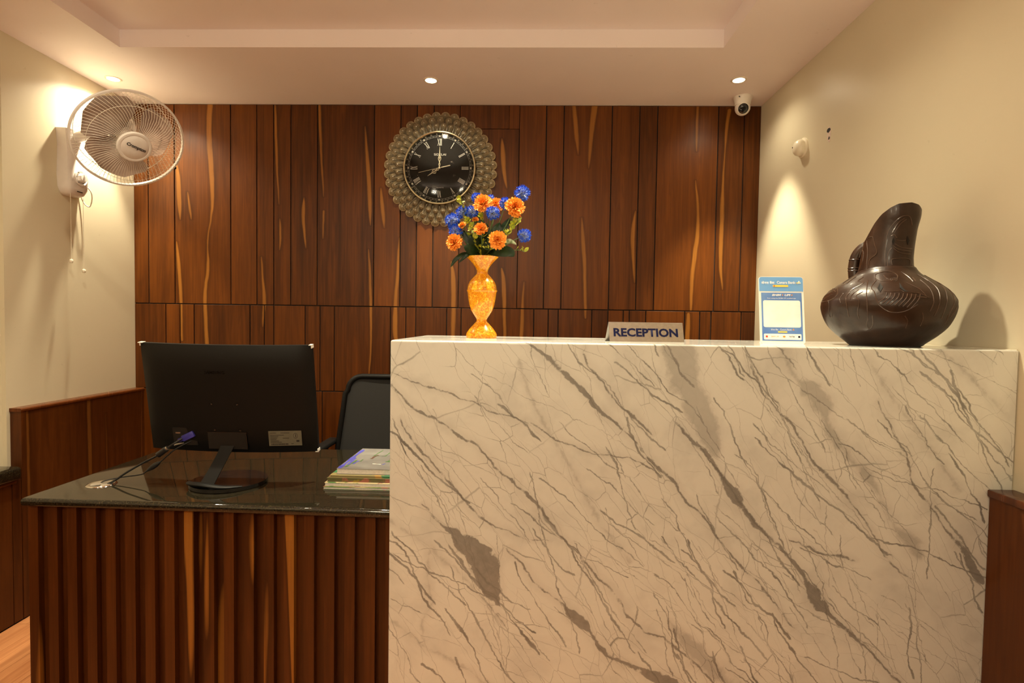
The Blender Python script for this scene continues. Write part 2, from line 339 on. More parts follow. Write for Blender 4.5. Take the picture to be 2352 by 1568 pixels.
FAR = [[(-9.0, -9.0, 0.0), (-8.9, -9.0, 0.0)]]
def marble(name, reg):
    """veined marble; reg = the piece of the slab (x0, x1, z0, z1) this copy has to cover"""
    m, nt, bs = new_mat(name)
    tc = N(nt, 'ShaderNodeTexCoord'); sx = N(nt, 'ShaderNodeSeparateXYZ'); L(nt, tc.outputs['Object'], sx.inputs[0])
    x, y, z = sx.outputs
    # the slab is cut across the bedding: figure runs from upper left to lower right
    xx = x; zz = mth(nt, 'ADD', z, mth(nt, 'MULTIPLY', mth(nt, 'SUBTRACT', y, YC), 0.9))
    u = mth(nt, 'SUBTRACT', mth(nt, 'MULTIPLY', xx, 0.588), mth(nt, 'MULTIPLY', zz, 0.809))
    v = mth(nt, 'ADD', mth(nt, 'MULTIPLY', xx, 0.809), mth(nt, 'MULTIPLY', zz, 0.588))
    cb = N(nt, 'ShaderNodeCombineXYZ'); L(nt, u, cb.inputs[0]); L(nt, v, cb.inputs[1])
    P = cb.outputs[0]
    def jit(vec, scale, amt, detail=3):
        n = noise(nt, vec, scale, detail, 0.6)
        s = N(nt, 'ShaderNodeVectorMath', operation='SUBTRACT'); L(nt, n.outputs[1], s.inputs[0]); s.inputs[1].default_value = (.5, .5, .5)
        a = N(nt, 'ShaderNodeVectorMath', operation='MULTIPLY_ADD'); L(nt, s.outputs[0], a.inputs[0]); a.inputs[1].default_value = (amt,) * 3; L(nt, vec, a.inputs[2])
        return a.outputs[0]
    J = jit(jit(P, 9, 0.030, 3), 40, 0.016, 4)
    sj = N(nt, 'ShaderNodeSeparateXYZ'); L(nt, J, sj.inputs[0])
    er = mth(nt, 'MULTIPLY_ADD', noise(nt, J, 30, 4, 0.65).outputs[0], 0.070, -0.035)
    strong = ribbons(nt, sj.outputs[0], sj.outputs[1], local_veins([p for k, p in VEINS if k >= 0.6], reg) or FAR)
    weak = ribbons(nt, sj.outputs[0], sj.outputs[1], local_veins([p for k, p in VEINS if k < 0.6], reg) or FAR)
    se_ = mth(nt, 'ADD', strong, mth(nt, 'MULTIPLY', er, rng(nt, strong, -0.002, 0.012)))
    main = mth(nt, 'MAXIMUM', mth(nt, 'MULTIPLY', rng(nt, se_, -0.0014, 0.0018), 0.86), mth(nt, 'MULTIPLY', rng(nt, mth(nt, 'ADD', weak, mth(nt, 'MULTIPLY', er, 0.55)), -0.004, 0.008), 0.42))
    soft = mth(nt, 'MULTIPLY', rng(nt, mth(nt, 'MAXIMUM', strong, weak), -0.024, 0.0, smooth=True), 0.22)
    hair = ribbons(nt, sj.outputs[0], sj.outputs[1], local_veins(HAIR, reg) or FAR)
    K = jit(jit(P, 3.5, 0.10, 2), 26, 0.016, 4)
    def net(scale, sq, width, seedoff, lo, hi, mscale):
        mp = N(nt, 'ShaderNodeMapping'); L(nt, K, mp.inputs[0]); mp.inputs['Scale'].default_value = (sq, 1, 1); mp.inputs['Location'].default_value = (seedoff, seedoff * 1.7, 0)
        vo = N(nt, 'ShaderNodeTexVoronoi', feature='DISTANCE_TO_EDGE'); vo.voronoi_dimensions = '2D'; vo.inputs['Scale'].default_value = scale; L(nt, mp.outputs[0], vo.inputs['Vector'])
        g = rng(nt, noise(nt, mp.outputs[0], mscale, 3).outputs[0], lo, hi)
        e = rng(nt, mth(nt, 'DIVIDE', vo.outputs['Distance'], mth(nt, 'MULTIPLY_ADD', g, width, 0.004)), 0.0, 1.0, 1.0, 0.0)
        return mth(nt, 'MULTIPLY', e, mth(nt, 'MULTIPLY_ADD', g, 0.8, 0.2))
    a = mth(nt, 'MULTIPLY', net(7, 0.30, 0.006, 3.1, 0.40, 0.66, 5), 0.62)
    b = mth(nt, 'MULTIPLY', net(12, 0.26, 0.010, 11.3, 0.40, 0.66, 7), 0.80)
    c = mth(nt, 'MULTIPLY', net(24, 0.40, 0.018, 23.7, 0.42, 0.68, 9), 0.75)
    thin = rng(nt, mth(nt, 'ADD', hair, mth(nt, 'MULTIPLY', er, 0.05)), -0.0011, 0.0009)
    fine = mth(nt, 'MAXIMUM', mth(nt, 'MAXIMUM', a, b), mth(nt, 'MAXIMUM', c, mth(nt, 'MULTIPLY', thin, mth(nt, 'MULTIPLY_ADD', noise(nt, J, 11, 2).outputs[0], 0.9, 0.25))))
    cloud = rng(nt, noise(nt, K, 7, 4, 0.6).outputs[0], 0.48, 0.78)
    base = mixc(nt, mth(nt, 'MULTIPLY', cloud, 0.55), (0.70, 0.705, 0.655), (0.44, 0.445, 0.42))
    col = mixc(nt, soft, base, (0.46, 0.445, 0.41))
    col = mixc(nt, fine, col, (0.14, 0.135, 0.125))
    mot = noise(nt, J, 60, 4).outputs[0]
    dk = mixc(nt, mot, (0.13, 0.125, 0.115), (0.27, 0.26, 0.24))
    col = mixc(nt, main, col, dk)
    L(nt, col, bs.inputs['Base Color'])
    bs.inputs['Roughness'].default_value = 0.10; bs.inputs['Specular IOR Level'].default_value = 0.5
    bs.inputs['Subsurface Weight'].default_value = 0.0
    return m
def granite(name):
    m, nt, bs = new_mat(name)
    tc = N(nt, 'ShaderNodeTexCoord')
    n1 = noise(nt, tc.outputs['Object'], 260, 4, 0.7); n2 = noise(nt, tc.outputs['Object'], 90, 2)
    c = mixc(nt, rng(nt, n1.outputs[0], 0.48, 0.68), (0.008, 0.0068, 0.0048), (0.055, 0.043, 0.020))
    c = mixc(nt, rng(nt, n2.outputs[0], 0.55, 0.75), c, (0.022, 0.018, 0.010))
    L(nt, c, bs.inputs['Base Color']); bs.inputs['Roughness'].default_value = 0.045; bs.inputs['Specular IOR Level'].default_value = 0.65
    return m
def floor_wood(name):
    m = teak(name, None, 'Y', dark=(0.38, 0.125, 0.042), mid=(0.68, 0.31, 0.13), rough=0.33, coat=0.1, spread=0.35)
    return m
def plaster(name, c, rough=0.42):
    m, nt, bs = new_mat(name)
    tc = N(nt, 'ShaderNodeTexCoord')
    n1 = noise(nt, tc.outputs['Object'], 2.2, 2); n3 = noise(nt, tc.outputs['Object'], 42, 1)
    col = mixc(nt, rng(nt, n1.outputs[0], 0.3, 0.7), tuple(x * 0.95 for x in c), c)
    sp = rng(nt, n3.outputs[0], 0.77, 0.80)
    col = mixc(nt, mth(nt, 'MULTIPLY', sp, 0.12), col, (0.35, 0.28, 0.2))
    L(nt, col, bs.inputs['Base Color']); bs.inputs['Roughness'].default_value = rough; bs.inputs['Specular IOR Level'].default_value = 0.35
    return m
M = {}
M['wall'] = plaster('cream_wall_paint', (0.68, 0.61, 0.455), 0.36)
M['ceil'] = plaster('pale_pink_ceiling_paint', (0.93, 0.83, 0.83), 0.6)
_tw = {}
def teak_wall(x0, x1, z0, z1):
    """the teak of one wall panel with the sapwood streaks that run through it"""
    key = tuple(i for i, s in enumerate(STREAKS) if max(p[1] + p[2] for p in s) > x0 - 0.03 and min(p[1] - p[2] for p in s) < x1 + 0.03 and max(p[0] for p in s) > z0 and min(p[0] for p in s) < z1)
    if key not in _tw: _tw[key] = teak('teak_panel', [STREAKS[i] for i in key] or None)
    return _tw[key]
M['teak'] = teak('teak_batten', None, auto=1.0, spread=0.4, dark=(0.044, 0.0110, 0.0018), mid=(0.108, 0.0310, 0.0048))  # darker copy of the wall teak; dado shade is put into this tone
M['teak_dado'] = teak('teak_dado', [[(0.0, 2.303, 0.006), (0.5, 2.302, 0.007), (0.9, 2.300, 0.006)], [(0.0, 2.640, 0.009), (0.5, 2.638, 0.010), (0.9, 2.632, 0.012)], [(0.1, 2.735, 0.001), (0.5, 2.745, 0.003), (0.8, 2.742, 0.001)]], side=True, spread=0.2, sap=(0.20, 0.075, 0.014), dark=(0.044, 0.0110, 0.0018), mid=(0.108, 0.0310, 0.0048))  # same darkened tones, shade on the dado put into the colour
M['teak_rail'] = teak('teak_moulding', None, dark=(0.0598, 0.0144, 0.00315), mid=(0.1288, 0.036, 0.0084), rough=0.25)
M['groove'] = pm('dark_groove', (0.010, 0.006, 0.004), (0.016, 0.009, 0.006), 40, 0.8)
M['granite'] = granite('dark_speckled_granite')
M['floor'] = floor_wood('laminate_floor')
M['slab'] = pm('sub_floor', (0.20, 0.09, 0.04), None, 20, 0.6)
M['blackp'] = pm('matte_black_plastic', (0.0036, 0.0033, 0.0031), (0.0050, 0.0046, 0.0043), 300, 0.5, spec=0.22)
M['gloss_black'] = pm('gloss_black_plastic', (0.006, 0.006, 0.006), (0.009, 0.008, 0.008), 50, 0.08, spec=0.6)
M['whitep'] = pm('white_plastic', (0.74, 0.69, 0.66), (0.80, 0.75, 0.72), 12, 0.30)
M['fanblade'] = pm('dusty_fan_blade', (0.36, 0.27, 0.23), (0.50, 0.40, 0.35), 14, 0.45, detail=5)
M['wire'] = pm('ivory_guard_wire', (0.78, 0.74, 0.64), (0.84, 0.80, 0.70), 60, 0.35)
M['cord'] = pm('cream_cord', (0.76, 0.70, 0.58), None, 60, 0.6)
M['ink'] = pm('black_print', (0.012, 0.011, 0.012), None, 60, 0.5)
M['chrome'] = pm('chrome', (0.80, 0.78, 0.75), (0.86, 0.84, 0.80), 30, 0.08, 1.0)
M['steel'] = pm('brushed_steel', (0.56, 0.53, 0.49), (0.62, 0.59, 0.55), 120, 0.30, 1.0)
# ------------------------------------------------------------------ the room
b = B(); box(b, -2.32, 1.36, -2.72, 3.12, -0.06, -0.004); floor = struct('floor', b, M['slab'])
pw, pl = 0.118, 0.86
col_i = 0; x = -2.131
while x < 1.15:
    y = -0.35 - pl * ((col_i * 0.37) % 1.0)
    while y < 3.0:
        y0, y1 = max(y, -0.35), min(y + pl, 3.012)
        if y1 - y0 > 0.03:
            b = B(); box(b, x + 0.0006, x + pw - 0.0006, y0 + 0.0006, y1 - 0.0006, -0.004, 0.0)
            obj('floor_plank', b, M['floor'], floor)
        y += pl
    x += pw; col_i += 1
RX0, RX1, RY0, RY1, ZR = -1.785, 0.798, -1.55, 2.393, 2.5345
b = B()
for a in ((-2.32, RX0, -2.72, 3.12), (RX1, 1.36, -2.72, 3.12), (RX0, RX1, RY1, 3.12), (RX0, RX1, -2.72, RY0)):
    box(b, *a, HC, ZR)
box(b, -2.32, 1.36, -2.72, 3.12, ZR, ZR + 0.05)
struct('ceiling', b, M['ceil'])

b = B(); box(b, XL - 0.02, XR + 0.02, YB + 0.007, YB + 0.10, 0.0, HC)
wb = struct('wall_back', b, M['groove'])
GAP = 0.0028
def wpanel(x0, x1, z0, z1, g=GAP):
    b = B(); box(b, x0 + g, x1 - g, YB, YB + 0.010, z0 + g, z1 - g, 0.0008, 1); obj('panel', b, teak_wall(x0, x1, z0, z1), wb)
ZS1, ZS2 = 1.371, 0.9015
e = [XL - 0.002] + SEAM_UP + [XR + 0.002]
for x0, x1 in zip(e, e[1:]):
    if abs(x0 + 0.384) < 1e-4:
        wpanel(x0, x1, ZS1, 2.332, 0.0014); wpanel(x0, -0.1195, 2.332, HC, 0.0012); wpanel(-0.1195, x1, 2.332, HC, 0.0003)
    else: wpanel(x0, x1, ZS1, HC)
e = [XL - 0.002] + SEAM_LO + [XR + 0.002]
for x0, x1 in zip(e, e[1:]): wpanel(x0, x1, ZS2, ZS1)
e = [XL - 0.002, -1.90, -1.62, -1.36, -1.13, -0.86, -0.60, -0.33, -0.05, 0.24, 0.52, 0.80, 1.05, XR + 0.002]
for x0, x1 in zip(e, e[1:]): wpanel(x0, x1, 0.004, ZS2)

# left wall: painted above, teak dado below, a window ledge of granite nearer the viewer
b = B(); box(b, XL - 0.13, XL, 2.2515, YB + 0.10, 0, HC); box(b, XL - 0.13, XL - 0.018, -2.72, 2.2515, 0, HC)
struct('wall_left', b, M['wall'])
XW = -2.1312
b = B()
prof = [(XL, 0.889), (XW + 0.002, 0.889), (XW + 0.004, 0.893), (XW + 0.004, 0.899), (XW - 0.002, 0.9035), (XL, 0.9035)]
lo = [b.verts.new((p[0], 2.2640, p[1])) for p in prof]; hi = [b.verts.new((p[0], YB - 0.001, p[1])) for p in prof]
b.faces.new(lo); b.faces.new(hi[::-1])
for i in range(len(prof)): b.faces.new((lo[i], hi[i], hi[(i + 1) % 6], lo[(i + 1) % 6]))
wl = struct('trim_1', b, M['teak_rail'])
e = [2.2665, 2.292, 2.632, 2.995, YB - 0.001]
for i, (y0, y1) in enumerate(zip(e, e[1:])):
    b = B(); box(b, XL, XW - (0.004 if i in (1, 2) else 0), y0 + 0.0006, y1 - 0.0006, 0.004, 0.889, 0.0008, 1); obj('dado_panel', b, M['teak_dado'], wl)
e = [2.2655, 2.222, 1.93, 1.64, 1.35, 1.06, 0.77, 0.48, 0.19, -0.10]
for y1, y0 in zip(e, e[1:]):
    b = B(); box(b, XL - 0.018, XW - 0.001, y0 + 0.0016, y1 - 0.0016, 0.004, 0.606, 0.0008, 1); obj('dado_panel', b, M['teak'], wl)
b = B(); box(b, XL - 0.018, XW - 0.006, -2.7, 2.262, 0.0, 0.604); obj('dado_backing', b, M['groove'], wl)
b = B(); box(b, XL - 0.03, -2.098, -2.70, 2.236, 0.612, 0.668, 0.014, 4)
g = obj('granite_ledge', b, M['granite'], wl, 40)
b = B(); box(b, XL - 0.018, -2.112, -2.70, 2.224, 0.598, 0.613, 0.004, 2); obj('ledge_moulding', b, M['teak_rail'], wl, 40)

# right wall: painted, teak dado in front of the counter
b = B(); box(b, XR, XR + 0.13, -2.72, YB + 0.10, 0, HC); wr = struct('wall_right', b, M['wall'])
XV = 1.1525
b = B(); box(b, XV - 0.006, XR, -2.7, 1.4028, 0.884, 0.902, 0.003, 2); tr = struct('trim_2', b, M['teak_rail'], 40)
e = [1.4025, 1.02, 0.62, 0.22, -0.20]
for y1, y0 in zip(e, e[1:]):
    b = B(); box(b, XV, XR, y0 + 0.0008, y1 - 0.0008, 0.004, 0.884, 0.0008, 1); obj('dado_panel', b, M['teak'], tr)
b = B(); box(b, XV + 0.002, XR, -2.7, -0.2, 0.004, 0.884); obj('dado_panel', b, M['teak'], tr)
# broken plaster where a fixing was torn out
M['rawpl'] = pm('raw_pink_plaster', (0.62, 0.48, 0.42), (0.78, 0.66, 0.58), 160, 0.9, bmp=0.0006)
b = B(); rr = random.Random(3)
pts = [(math.cos(a) * (0.0150 + rr.uniform(-0.004, 0.004)), math.sin(a) * (0.032 + rr.uniform(-0.006, 0.006))) for a in [i * PI / 9 for i in range(18)]]
prism(b, pts, 0, 0.0012); obj('plaster_scar', b, M['rawpl'], wr, None, Matrix.Translation((XR, 2.331, 2.084)) @ frame_to((-1, 0, 0)))
for (dy, dz, sy, sz) in ((-0.002, 0.016, 0.014, 0.010), (0.003, -0.018, 0.005, 0.007)):
    b = B(); pts = [(math.cos(a) * sy * rr.uniform(0.7, 1.1), math.sin(a) * sz * rr.uniform(0.7, 1.1)) for a in [i * PI / 7 for i in range(14)]]
    prism(b, pts, 0.0008, 0.0020); obj('fixing_hole', b, M['groove'], wr, None, Matrix.Translation((XR, 2.331 - dy, 2.084 + dz)) @ frame_to((-1, 0, 0)))
b = B(); box(b, -2.32, 1.36, -2.82, -2.72, 0, HC); struct('wall_front', b, M['wall'])

# ------------------------------------------------------------------ lamps
M['lampglow'] = pm('lamp_lens', (1.0, 0.9, 0.7), None, 10, 0.4, emit=(1.0, 0.80, 0.52), estr=28.0)
M['lampglow'].cycles.emission_sampling = 'NONE'
M['lamptrim'] = pm('lamp_trim', (0.80, 0.72, 0.62), None, 20, 0.3)
def downlight(x, y, z, label, core, flood, group='recessed ceiling downlights', r=0.027, cone=1.04):
    t = thing('ceiling_downlight', label, 'downlight', (x, y, z), group=group)
    b = B(); lathe(b, [(r + 0.009, 0.0), (r + 0.009, -0.0025), (r + 0.005, -0.004), (r, -0.003), (r * 0.97, 0.0)], 32); obj('trim_ring', b, M['lamptrim'], t, 40)
    b = B(); lathe(b, [(0, -0.0022), (r * 0.6, -0.0022), (r * 0.985, -0.0012)], 32); obj('lens', b, M['lampglow'], t, 40)
    for nm, pw, cone, bl in (('lamp_beam', core, cone, 0.55), ('lamp_spill', flood, 2.55, 0.75)):
        if pw <= 0: continue
        ld = bpy.data.lights.new(nm, 'SPOT'); ld.energy = pw; ld.color = WARM; ld.spot_size = cone; ld.spot_blend = bl; ld.shadow_soft_size = 0.018
        lo = bpy.data.objects.new(nm, ld); COL.objects.link(lo); lo.parent = t; lo.location = (0, 0, -0.022)
    return t
downlight(-2.053, 2.706, HC, 'lit recessed downlight in the ceiling above the wall fan', P_CORE * 1.35, P_FLOOD * 1.9)
downlight(-0.490, 2.714, HC, 'lit recessed downlight in the ceiling above the round clock', P_CORE, P_FLOOD * 0.8)
downlight(0.976, 2.702, HC, 'lit recessed downlight in the ceiling next to the dome camera', P_CORE * 1.9, P_FLOOD * 0.4)
for x, where in ((-1.44, 'above the computer monitor'), (-0.49, 'above the desk end of the marble counter'), (0.46, 'above the reception sign')):
    downlight(x, 1.72, ZR, 'recessed downlight in the raised ceiling tray ' + where, P_CORE * (0.8 if x < -1 else 2.0), P_FLOOD * (1.9 if x < -1 else 1.3), 'tray downlights', cone=1.35)
for x, where in ((-1.44, 'to the left of the viewer'), (-0.49, 'over the viewer'), (0.46, 'to the right of the viewer')):
    downlight(x, 0.70, ZR, 'recessed downlight in the raised ceiling tray ' + where, 0, P_FLOOD * 0.7, 'tray downlights')
M['opal'] = pm('fill_globe_glass', (0.9, 0.85, 0.75), None, 10, 0.4, emit=(1.0, 0.80, 0.52), estr=3.0)  # glow of the added fill globes
M['opal'].cycles.emission_sampling = 'NONE'
def globe(x, y, label):  # unseen globe added as fill light for the whole room
    t = thing('fill_globe', label, 'lamp', (x, y, ZR), group='added fill globes')
    b = B(); lathe(b, [(0, 0.0), (0.06, 0.0), (0.06, -0.02), (0.045, -0.03), (0, -0.03)], 24); obj('ceiling_plate', b, M['lamptrim'], t, 40)
    b = B(); lathe(b, [(0.045, -0.03), (0.085, -0.06), (0.1, -0.105), (0.085, -0.15), (0.045, -0.185), (0, -0.195)], 24); obj('glass_globe', b, M['opal'], t, 60)
    ld = bpy.data.lights.new('fill_light', 'POINT'); ld.energy = P_FILL; ld.color = WARM; ld.shadow_soft_size = 0.10
    lo = bpy.data.objects.new('fill_light', ld); COL.objects.link(lo); lo.parent = t; lo.location = (0, 0, -0.32)
globe(-1.35, -1.2, 'added unseen fill globe behind the viewer on the left')
globe(-0.10, -1.2, 'added unseen fill globe behind the viewer on the right')

# ------------------------------------------------------------------ marble counter
ct = thing('reception_counter', 'tall white marble reception counter with grey veins along the right side', 'counter')
def marble_cut(name, bx_, bev, nx, nz, zoff=False):
    """one slab, its figure worked out patch by patch"""
    b = B(); box(b, *bx_, bev, 3 if bev > 0.003 else 1); x0, x1, y0, y1, z0, z1 = bx_
    a0, a1 = (z0, z1) if not zoff else (y0, y1)
    for i in range(1, nx): bmesh.ops.bisect_plane(b, geom=b.verts[:] + b.edges[:] + b.faces[:], plane_co=(x0 + (x1 - x0) * i / nx, 0, 0), plane_no=(1, 0, 0))
    for j in range(1, nz):
        q = a0 + (a1 - a0) * j / nz
        bmesh.ops.bisect_plane(b, geom=b.verts[:] + b.edges[:] + b.faces[:], plane_co=(0, q, 0) if zoff else (0, 0, q), plane_no=(0, 1, 0) if zoff else (0, 0, 1))
    mats = []
    for i in range(nx):
        for j in range(nz):
            r0, r1 = a0 + (a1 - a0) * j / nz, a0 + (a1 - a0) * (j + 1) / nz
            if zoff: r0, r1 = ZC + (r0 - YC) * 0.9 - 0.02, ZC + (r1 - YC) * 0.9
            mats.append(marble('veined_marble', (x0 + (x1 - x0) * i / nx, x0 + (x1 - x0) * (i + 1) / nx, r0, r1)))
    for f in b.faces:
        c = f.calc_center_median(); i = min(nx - 1, max(0, int((c.x - x0) / (x1 - x0) * nx))); j = min(nz - 1, max(0, int(((c.y if zoff else c.z) - a0) / (a1 - a0) * nz))); f.material_index = i * nz + j
    return obj(name, b, mats, ct, 40)
marble_cut('front_panel', (XC, XR - 0.0012, YC, YC + 0.02, 0.0, ZC), 0.005, 5, 4)
marble_cut('top_slab', (XC, XR - 0.0012, YC + 0.0205, YCB, ZC - 0.02, ZC), 0.002, 2, 1, True)
marble_cut('side_panel', (XC, XC + 0.02, YC + 0.0205, YCB, 0.0, ZC - 0.0205), 0.001, 1, 2)
b = B(); box(b, XC + 0.021, XR - 0.001, YCB - 0.03, YCB - 0.012, 0.0, ZC - 0.0205, 0.001, 1); obj('back_panel', b, M['teak'], ct)
b = B(); rr = random.Random(5)
tube(b, [(XR - 0.0042 + rr.uniform(-.0006, .0006), YC + 0.004 + i * 0.028, ZC - 0.0008) for i in range(19)], [rr.uniform(0.0012, 0.0026) for i in range(19)], 6)
obj('sealant_bead', b, M['wall'], ct, 60)

# ------------------------------------------------------------------ lower desk
def yf(x): return 1.608 - 0.0236 * (x + 1.505)
wt = thing('granite_worktop', 'dark speckled granite worktop of the lower desk under the monitor', 'worktop')
b = B(); prism(b, [(-1.515, yf(-1.515) - 0.004), (XC - 0.0015, yf(XC) - 0.004), (XC - 0.0015, 2.322), (-1.512, 2.30)], 0.7225, ZD, 0.0115, 4)
obj('slab', b, M['granite'], wt, 45)
dk = thing('reception_desk', 'lower teak desk with a fluted batten front left of the marble counter', 'desk')
b = B(); prism(b, [(-1.510, yf(-1.51) + 0.040), (XC - 0.002, yf(XC) + 0.040), (XC - 0.002, yf(XC) + 0.058), (-1.510, yf(-1.51) + 0.058)], 0.0, 0.7215); obj('backing_board', b, M['teak'], dk)
x = -1.5135; per = 0.0613
while x < XC - 0.033:
    b = B(); prism(b, [(x, yf(x) + 0.020), (x + 0.0305, yf(x + .03) + 0.020), (x + 0.0305, yf(x + .03) + 0.0395), (x, yf(x) + 0.0395)], 0.0, 0.7215); 
    obj('batten', b, M['teak'], dk); x += per
b = B(); box(b, -1.5105, -1.4925, yf(-1.5) + 0.059, 2.27, 0, 0.7215); obj('side_panel', b, M['teak'], dk)
b = B(); box(b, XC - 0.022, XC - 0.002, yf(XC) + 0.059, 2.29, 0, 0.7215); obj('side_panel', b, M['teak'], dk)
# ------------------------------------------------------------------ monitor, seen from behind
mo = thing('computer_monitor', 'black curved desktop monitor seen from behind on the granite worktop', 'monitor', (-0.985, 1.80, ZD))
mw, mh = 0.281, 0.362
TM = Matrix.Translation((0.010, 0.012, 0.106)) @ Matrix.Rotation(math.radians(9.6), 4, 'X')
def curve_y(x): return 0.022 * (x / mw) ** 2
b = B(); nx, nz = 28, 8
rows = []
def ring(s):  # outline loop of the shell at inset s
    return s
back = []
for j in range(nz + 1):
    r = []
    for i in range(nx + 1):
        x = -mw + 2 * mw * i / nx; z = mh * j / nz
        ex = min(1, (mw - abs(x)) / 0.05); ez = min(1, min(z, mh - z) / 0.05)
        th = 0.012 + 0.016 * min(1, (ex * ez) ** 0.5)
        r.append((x, curve_y(x) - th, z))
    back.append(r)
front = [[(-mw + 2 * mw * i / nx, curve_y(-mw + 2 * mw * i / nx), mh * j / nz) for i in range(nx + 1)] for j in range(nz + 1)]
G1 = quadgrid(b, back); G2 = quadgrid(b, front)
for k in range(nx):
    b.faces.new((G1[0][k], G1[0][k + 1], G2[0][k + 1], G2[0][k])); b.faces.new((G1[-1][k], G1[-1][k + 1], G2[-1][k + 1], G2[-1][k]))
for k in range(nz):
    b.faces.new((G1[k][0], G1[k + 1][0], G2[k + 1][0], G2[k][0])); b.faces.new((G1[k][-1], G1[k + 1][-1], G2[k + 1][-1], G2[k][-1]))
hs = obj('housing', b, M['blackp'], mo, 50, TM)
M['screen'] = pm('dark_screen_glass', (0.006, 0.006, 0.007), None, 20, 0.12)
b = B(); quadgrid(b, [[(-0.272 + 0.544 * i / 20, curve_y(-0.272 + 0.544 * i / 20) + 0.0008, z) for i in range(21)] for z in (0.022, mh - 0.009)]); obj('screen', b, M['screen'], mo, 60, TM)
def onback(x, z, d=0.0):  # point on the back shell
    return Vector((x, curve_y(x) - 0.0285 - d, z))
M['recess'] = pm('recess_black', (0.004, 0.004, 0.004), None, 30, 0.5)
# stand opening and port bay
b = B(); box(b, -0.066, 0.062, -0.0295, -0.0285 + 0.004, 0.018, 0.075); o = obj('stand_recess', b, M['recess'], hs, None, TM)
b = B()
for z in (0.0755,): box(b, -0.068, 0.064, -0.0305, -0.028, z, z + 0.0012)
box(b, 0.062, 0.0632, -0.0305, -0.028, 0.020, 0.075); obj('recess_lip', b, M['gloss_black'], hs, None, TM)
b = B(); box(b, -0.186, -0.106, -0.0225, -0.010, 0.026, 0.086); obj('port_bay', b, M['recess'], hs, None, TM)
b = B(); box(b, -0.176, -0.160, -0.0242, -0.0225, 0.066, 0.0705); obj('hdmi_port', b, M['steel'], hs, None, TM)
for x, z in ((-0.044, 0.172), (0.040, 0.172), (-0.042, 0.084), (0.042, 0.083)):
    b = B(); lathe(b, [(0.0045, 0.0), (0.0045, 0.0012), (0.002, 0.0016), (0, 0.0004)], 14)
    obj('mount_screw', b, M['gloss_black'], hs, 40, TM @ Matrix.Translation(onback(x, z, 0.0)) @ frame_to((0, -1, 0)))
M['emboss'] = pm('embossed_black', (0.004, 0.004, 0.004), None, 30, 0.25)
lettering('logo_lettering', 'SAMSUNG', M['emboss'], hs, TM @ Matrix.Translation(onback(-0.024, 0.276, 0.0003)) @ frame_to((0, -1, 0)), width=0.066, height=0.0105, bold=0.012)
# rating label, tilted to the curve of the shell
M['label'] = pm('grey_label', (0.115, 0.112, 0.082), (0.135, 0.130, 0.097), 30, 0.4)
sl = math.atan(2 * 0.022 * 0.19 / mw ** 2)
LM = TM @ Matrix.Translation(onback(0.186, 0.056, 0.0012)) @ Matrix.Rotation(sl, 4, 'Z') @ frame_to((0, -1, 0))
b = B(); box(b, -0.0525, 0.0525, -0.0255, 0.0255, 0, 0.0008); lb = obj('rating_label', b, M['label'], hs, None, LM); lb['label'] = 'pale grey rating label with small black print'
b = B(); rr = random.Random(2)
x = -0.046
while x < 0.008:
    wd = rr.choice((0.0006, 0.001, 0.0015)); box(b, x, x + wd, -0.0225, -0.0175, 0.0008, 0.0011); x += wd + rr.choice((0.0006, 0.001))
for z0, x0, x1 in ((0.0185, -0.047, -0.028), (0.0185, -0.014, 0.014), (0.011, -0.047, -0.004), (0.006, -0.047, -0.022), (0.001, -0.047, -0.026), (-0.004, -0.047, -0.028), (-0.009, -0.047, -0.020), (-0.0135, -0.047, -0.012), (0.0005, -0.008, 0.012), (-0.019, 0.018, 0.026)):
    box(b, x0, x1, z0 - 0.0008, z0 + 0.0008, 0.0008, 0.0011)
for q in range(16):
    a = q * PI / 8; box(b, 0.033 + 0.0065 * math.cos(a) - 0.0008, 0.033 + 0.0065 * math.cos(a) + 0.0008, 0.008 + 0.0085 * math.sin(a) - 0.0009, 0.008 + 0.0085 * math.sin(a) + 0.0009, 0.0008, 0.0011)
box(b, 0.0325, 0.0345, 0.003, 0.013, 0.0008, 0.0011); box(b, 0.035, 0.0445, -0.013, -0.007, 0.0008, 0.0010)
obj('label_print', b, M['ink'], lb, None, LM)
# stand
b = B()
P = [(-0.028, -0.098, 0.012), (-0.024, -0.092, 0.020), (-0.008, -0.055, 0.075), (0.006, -0.022, 0.130), (0.012, -0.012, 0.165), (0.016, -0.004, 0.180)]
rows = []
for i, p in enumerate(spline(P, 5)):
    t = i / (5 * (len(P) - 1)); hw = 0.030 - 0.012 * math.sin(PI * min(1, t * 1.05)) + 0.006 * t; th = 0.010
    c = Vector(p); n = Vector((0, 0.8, 0.35)).normalized() * th
    rows.append([c + Vector((-hw, 0, 0)), c + Vector((hw, 0, 0)), c + Vector((hw, 0, 0)) + n, c + Vector((-hw, 0, 0)) + n])
G = quadgrid(b, rows, True); b.faces.new(G[0]); b.faces.new(G[-1][::-1])
obj('stand_neck', b, M['blackp'], mo, 40)
b = B(); pts = [(0.118 * math.cos(a), 0.118 * math.sin(a)) for a in [i * 2 * PI / 48 for i in range(48)]]
prism(b, pts, 0.0015, 0.013, 0.004, 3); obj('stand_base', b, M['gloss_black'], mo, 40)
b = B(); prism(b, [(p[0] * 0.9, p[1] * 0.9) for p in pts], 0.0, 0.0016); obj('rubber_foot', b, M['blackp'], mo)
b = B(); P = spline([(-0.105, -0.045, 0.016), (-0.085, -0.078, 0.020), (-0.03, -0.104, 0.024), (0.035, -0.109, 0.019), (0.085, -0.08, 0.015)], 6)
tube(b, P, [0.004 + 0.010 * math.sin(PI * min(1, max(0, (i / (len(P) - 1)))) ) for i in range(len(P))], 8, flat=0.55); obj('stand_heel', b, M['blackp'], mo, 50)
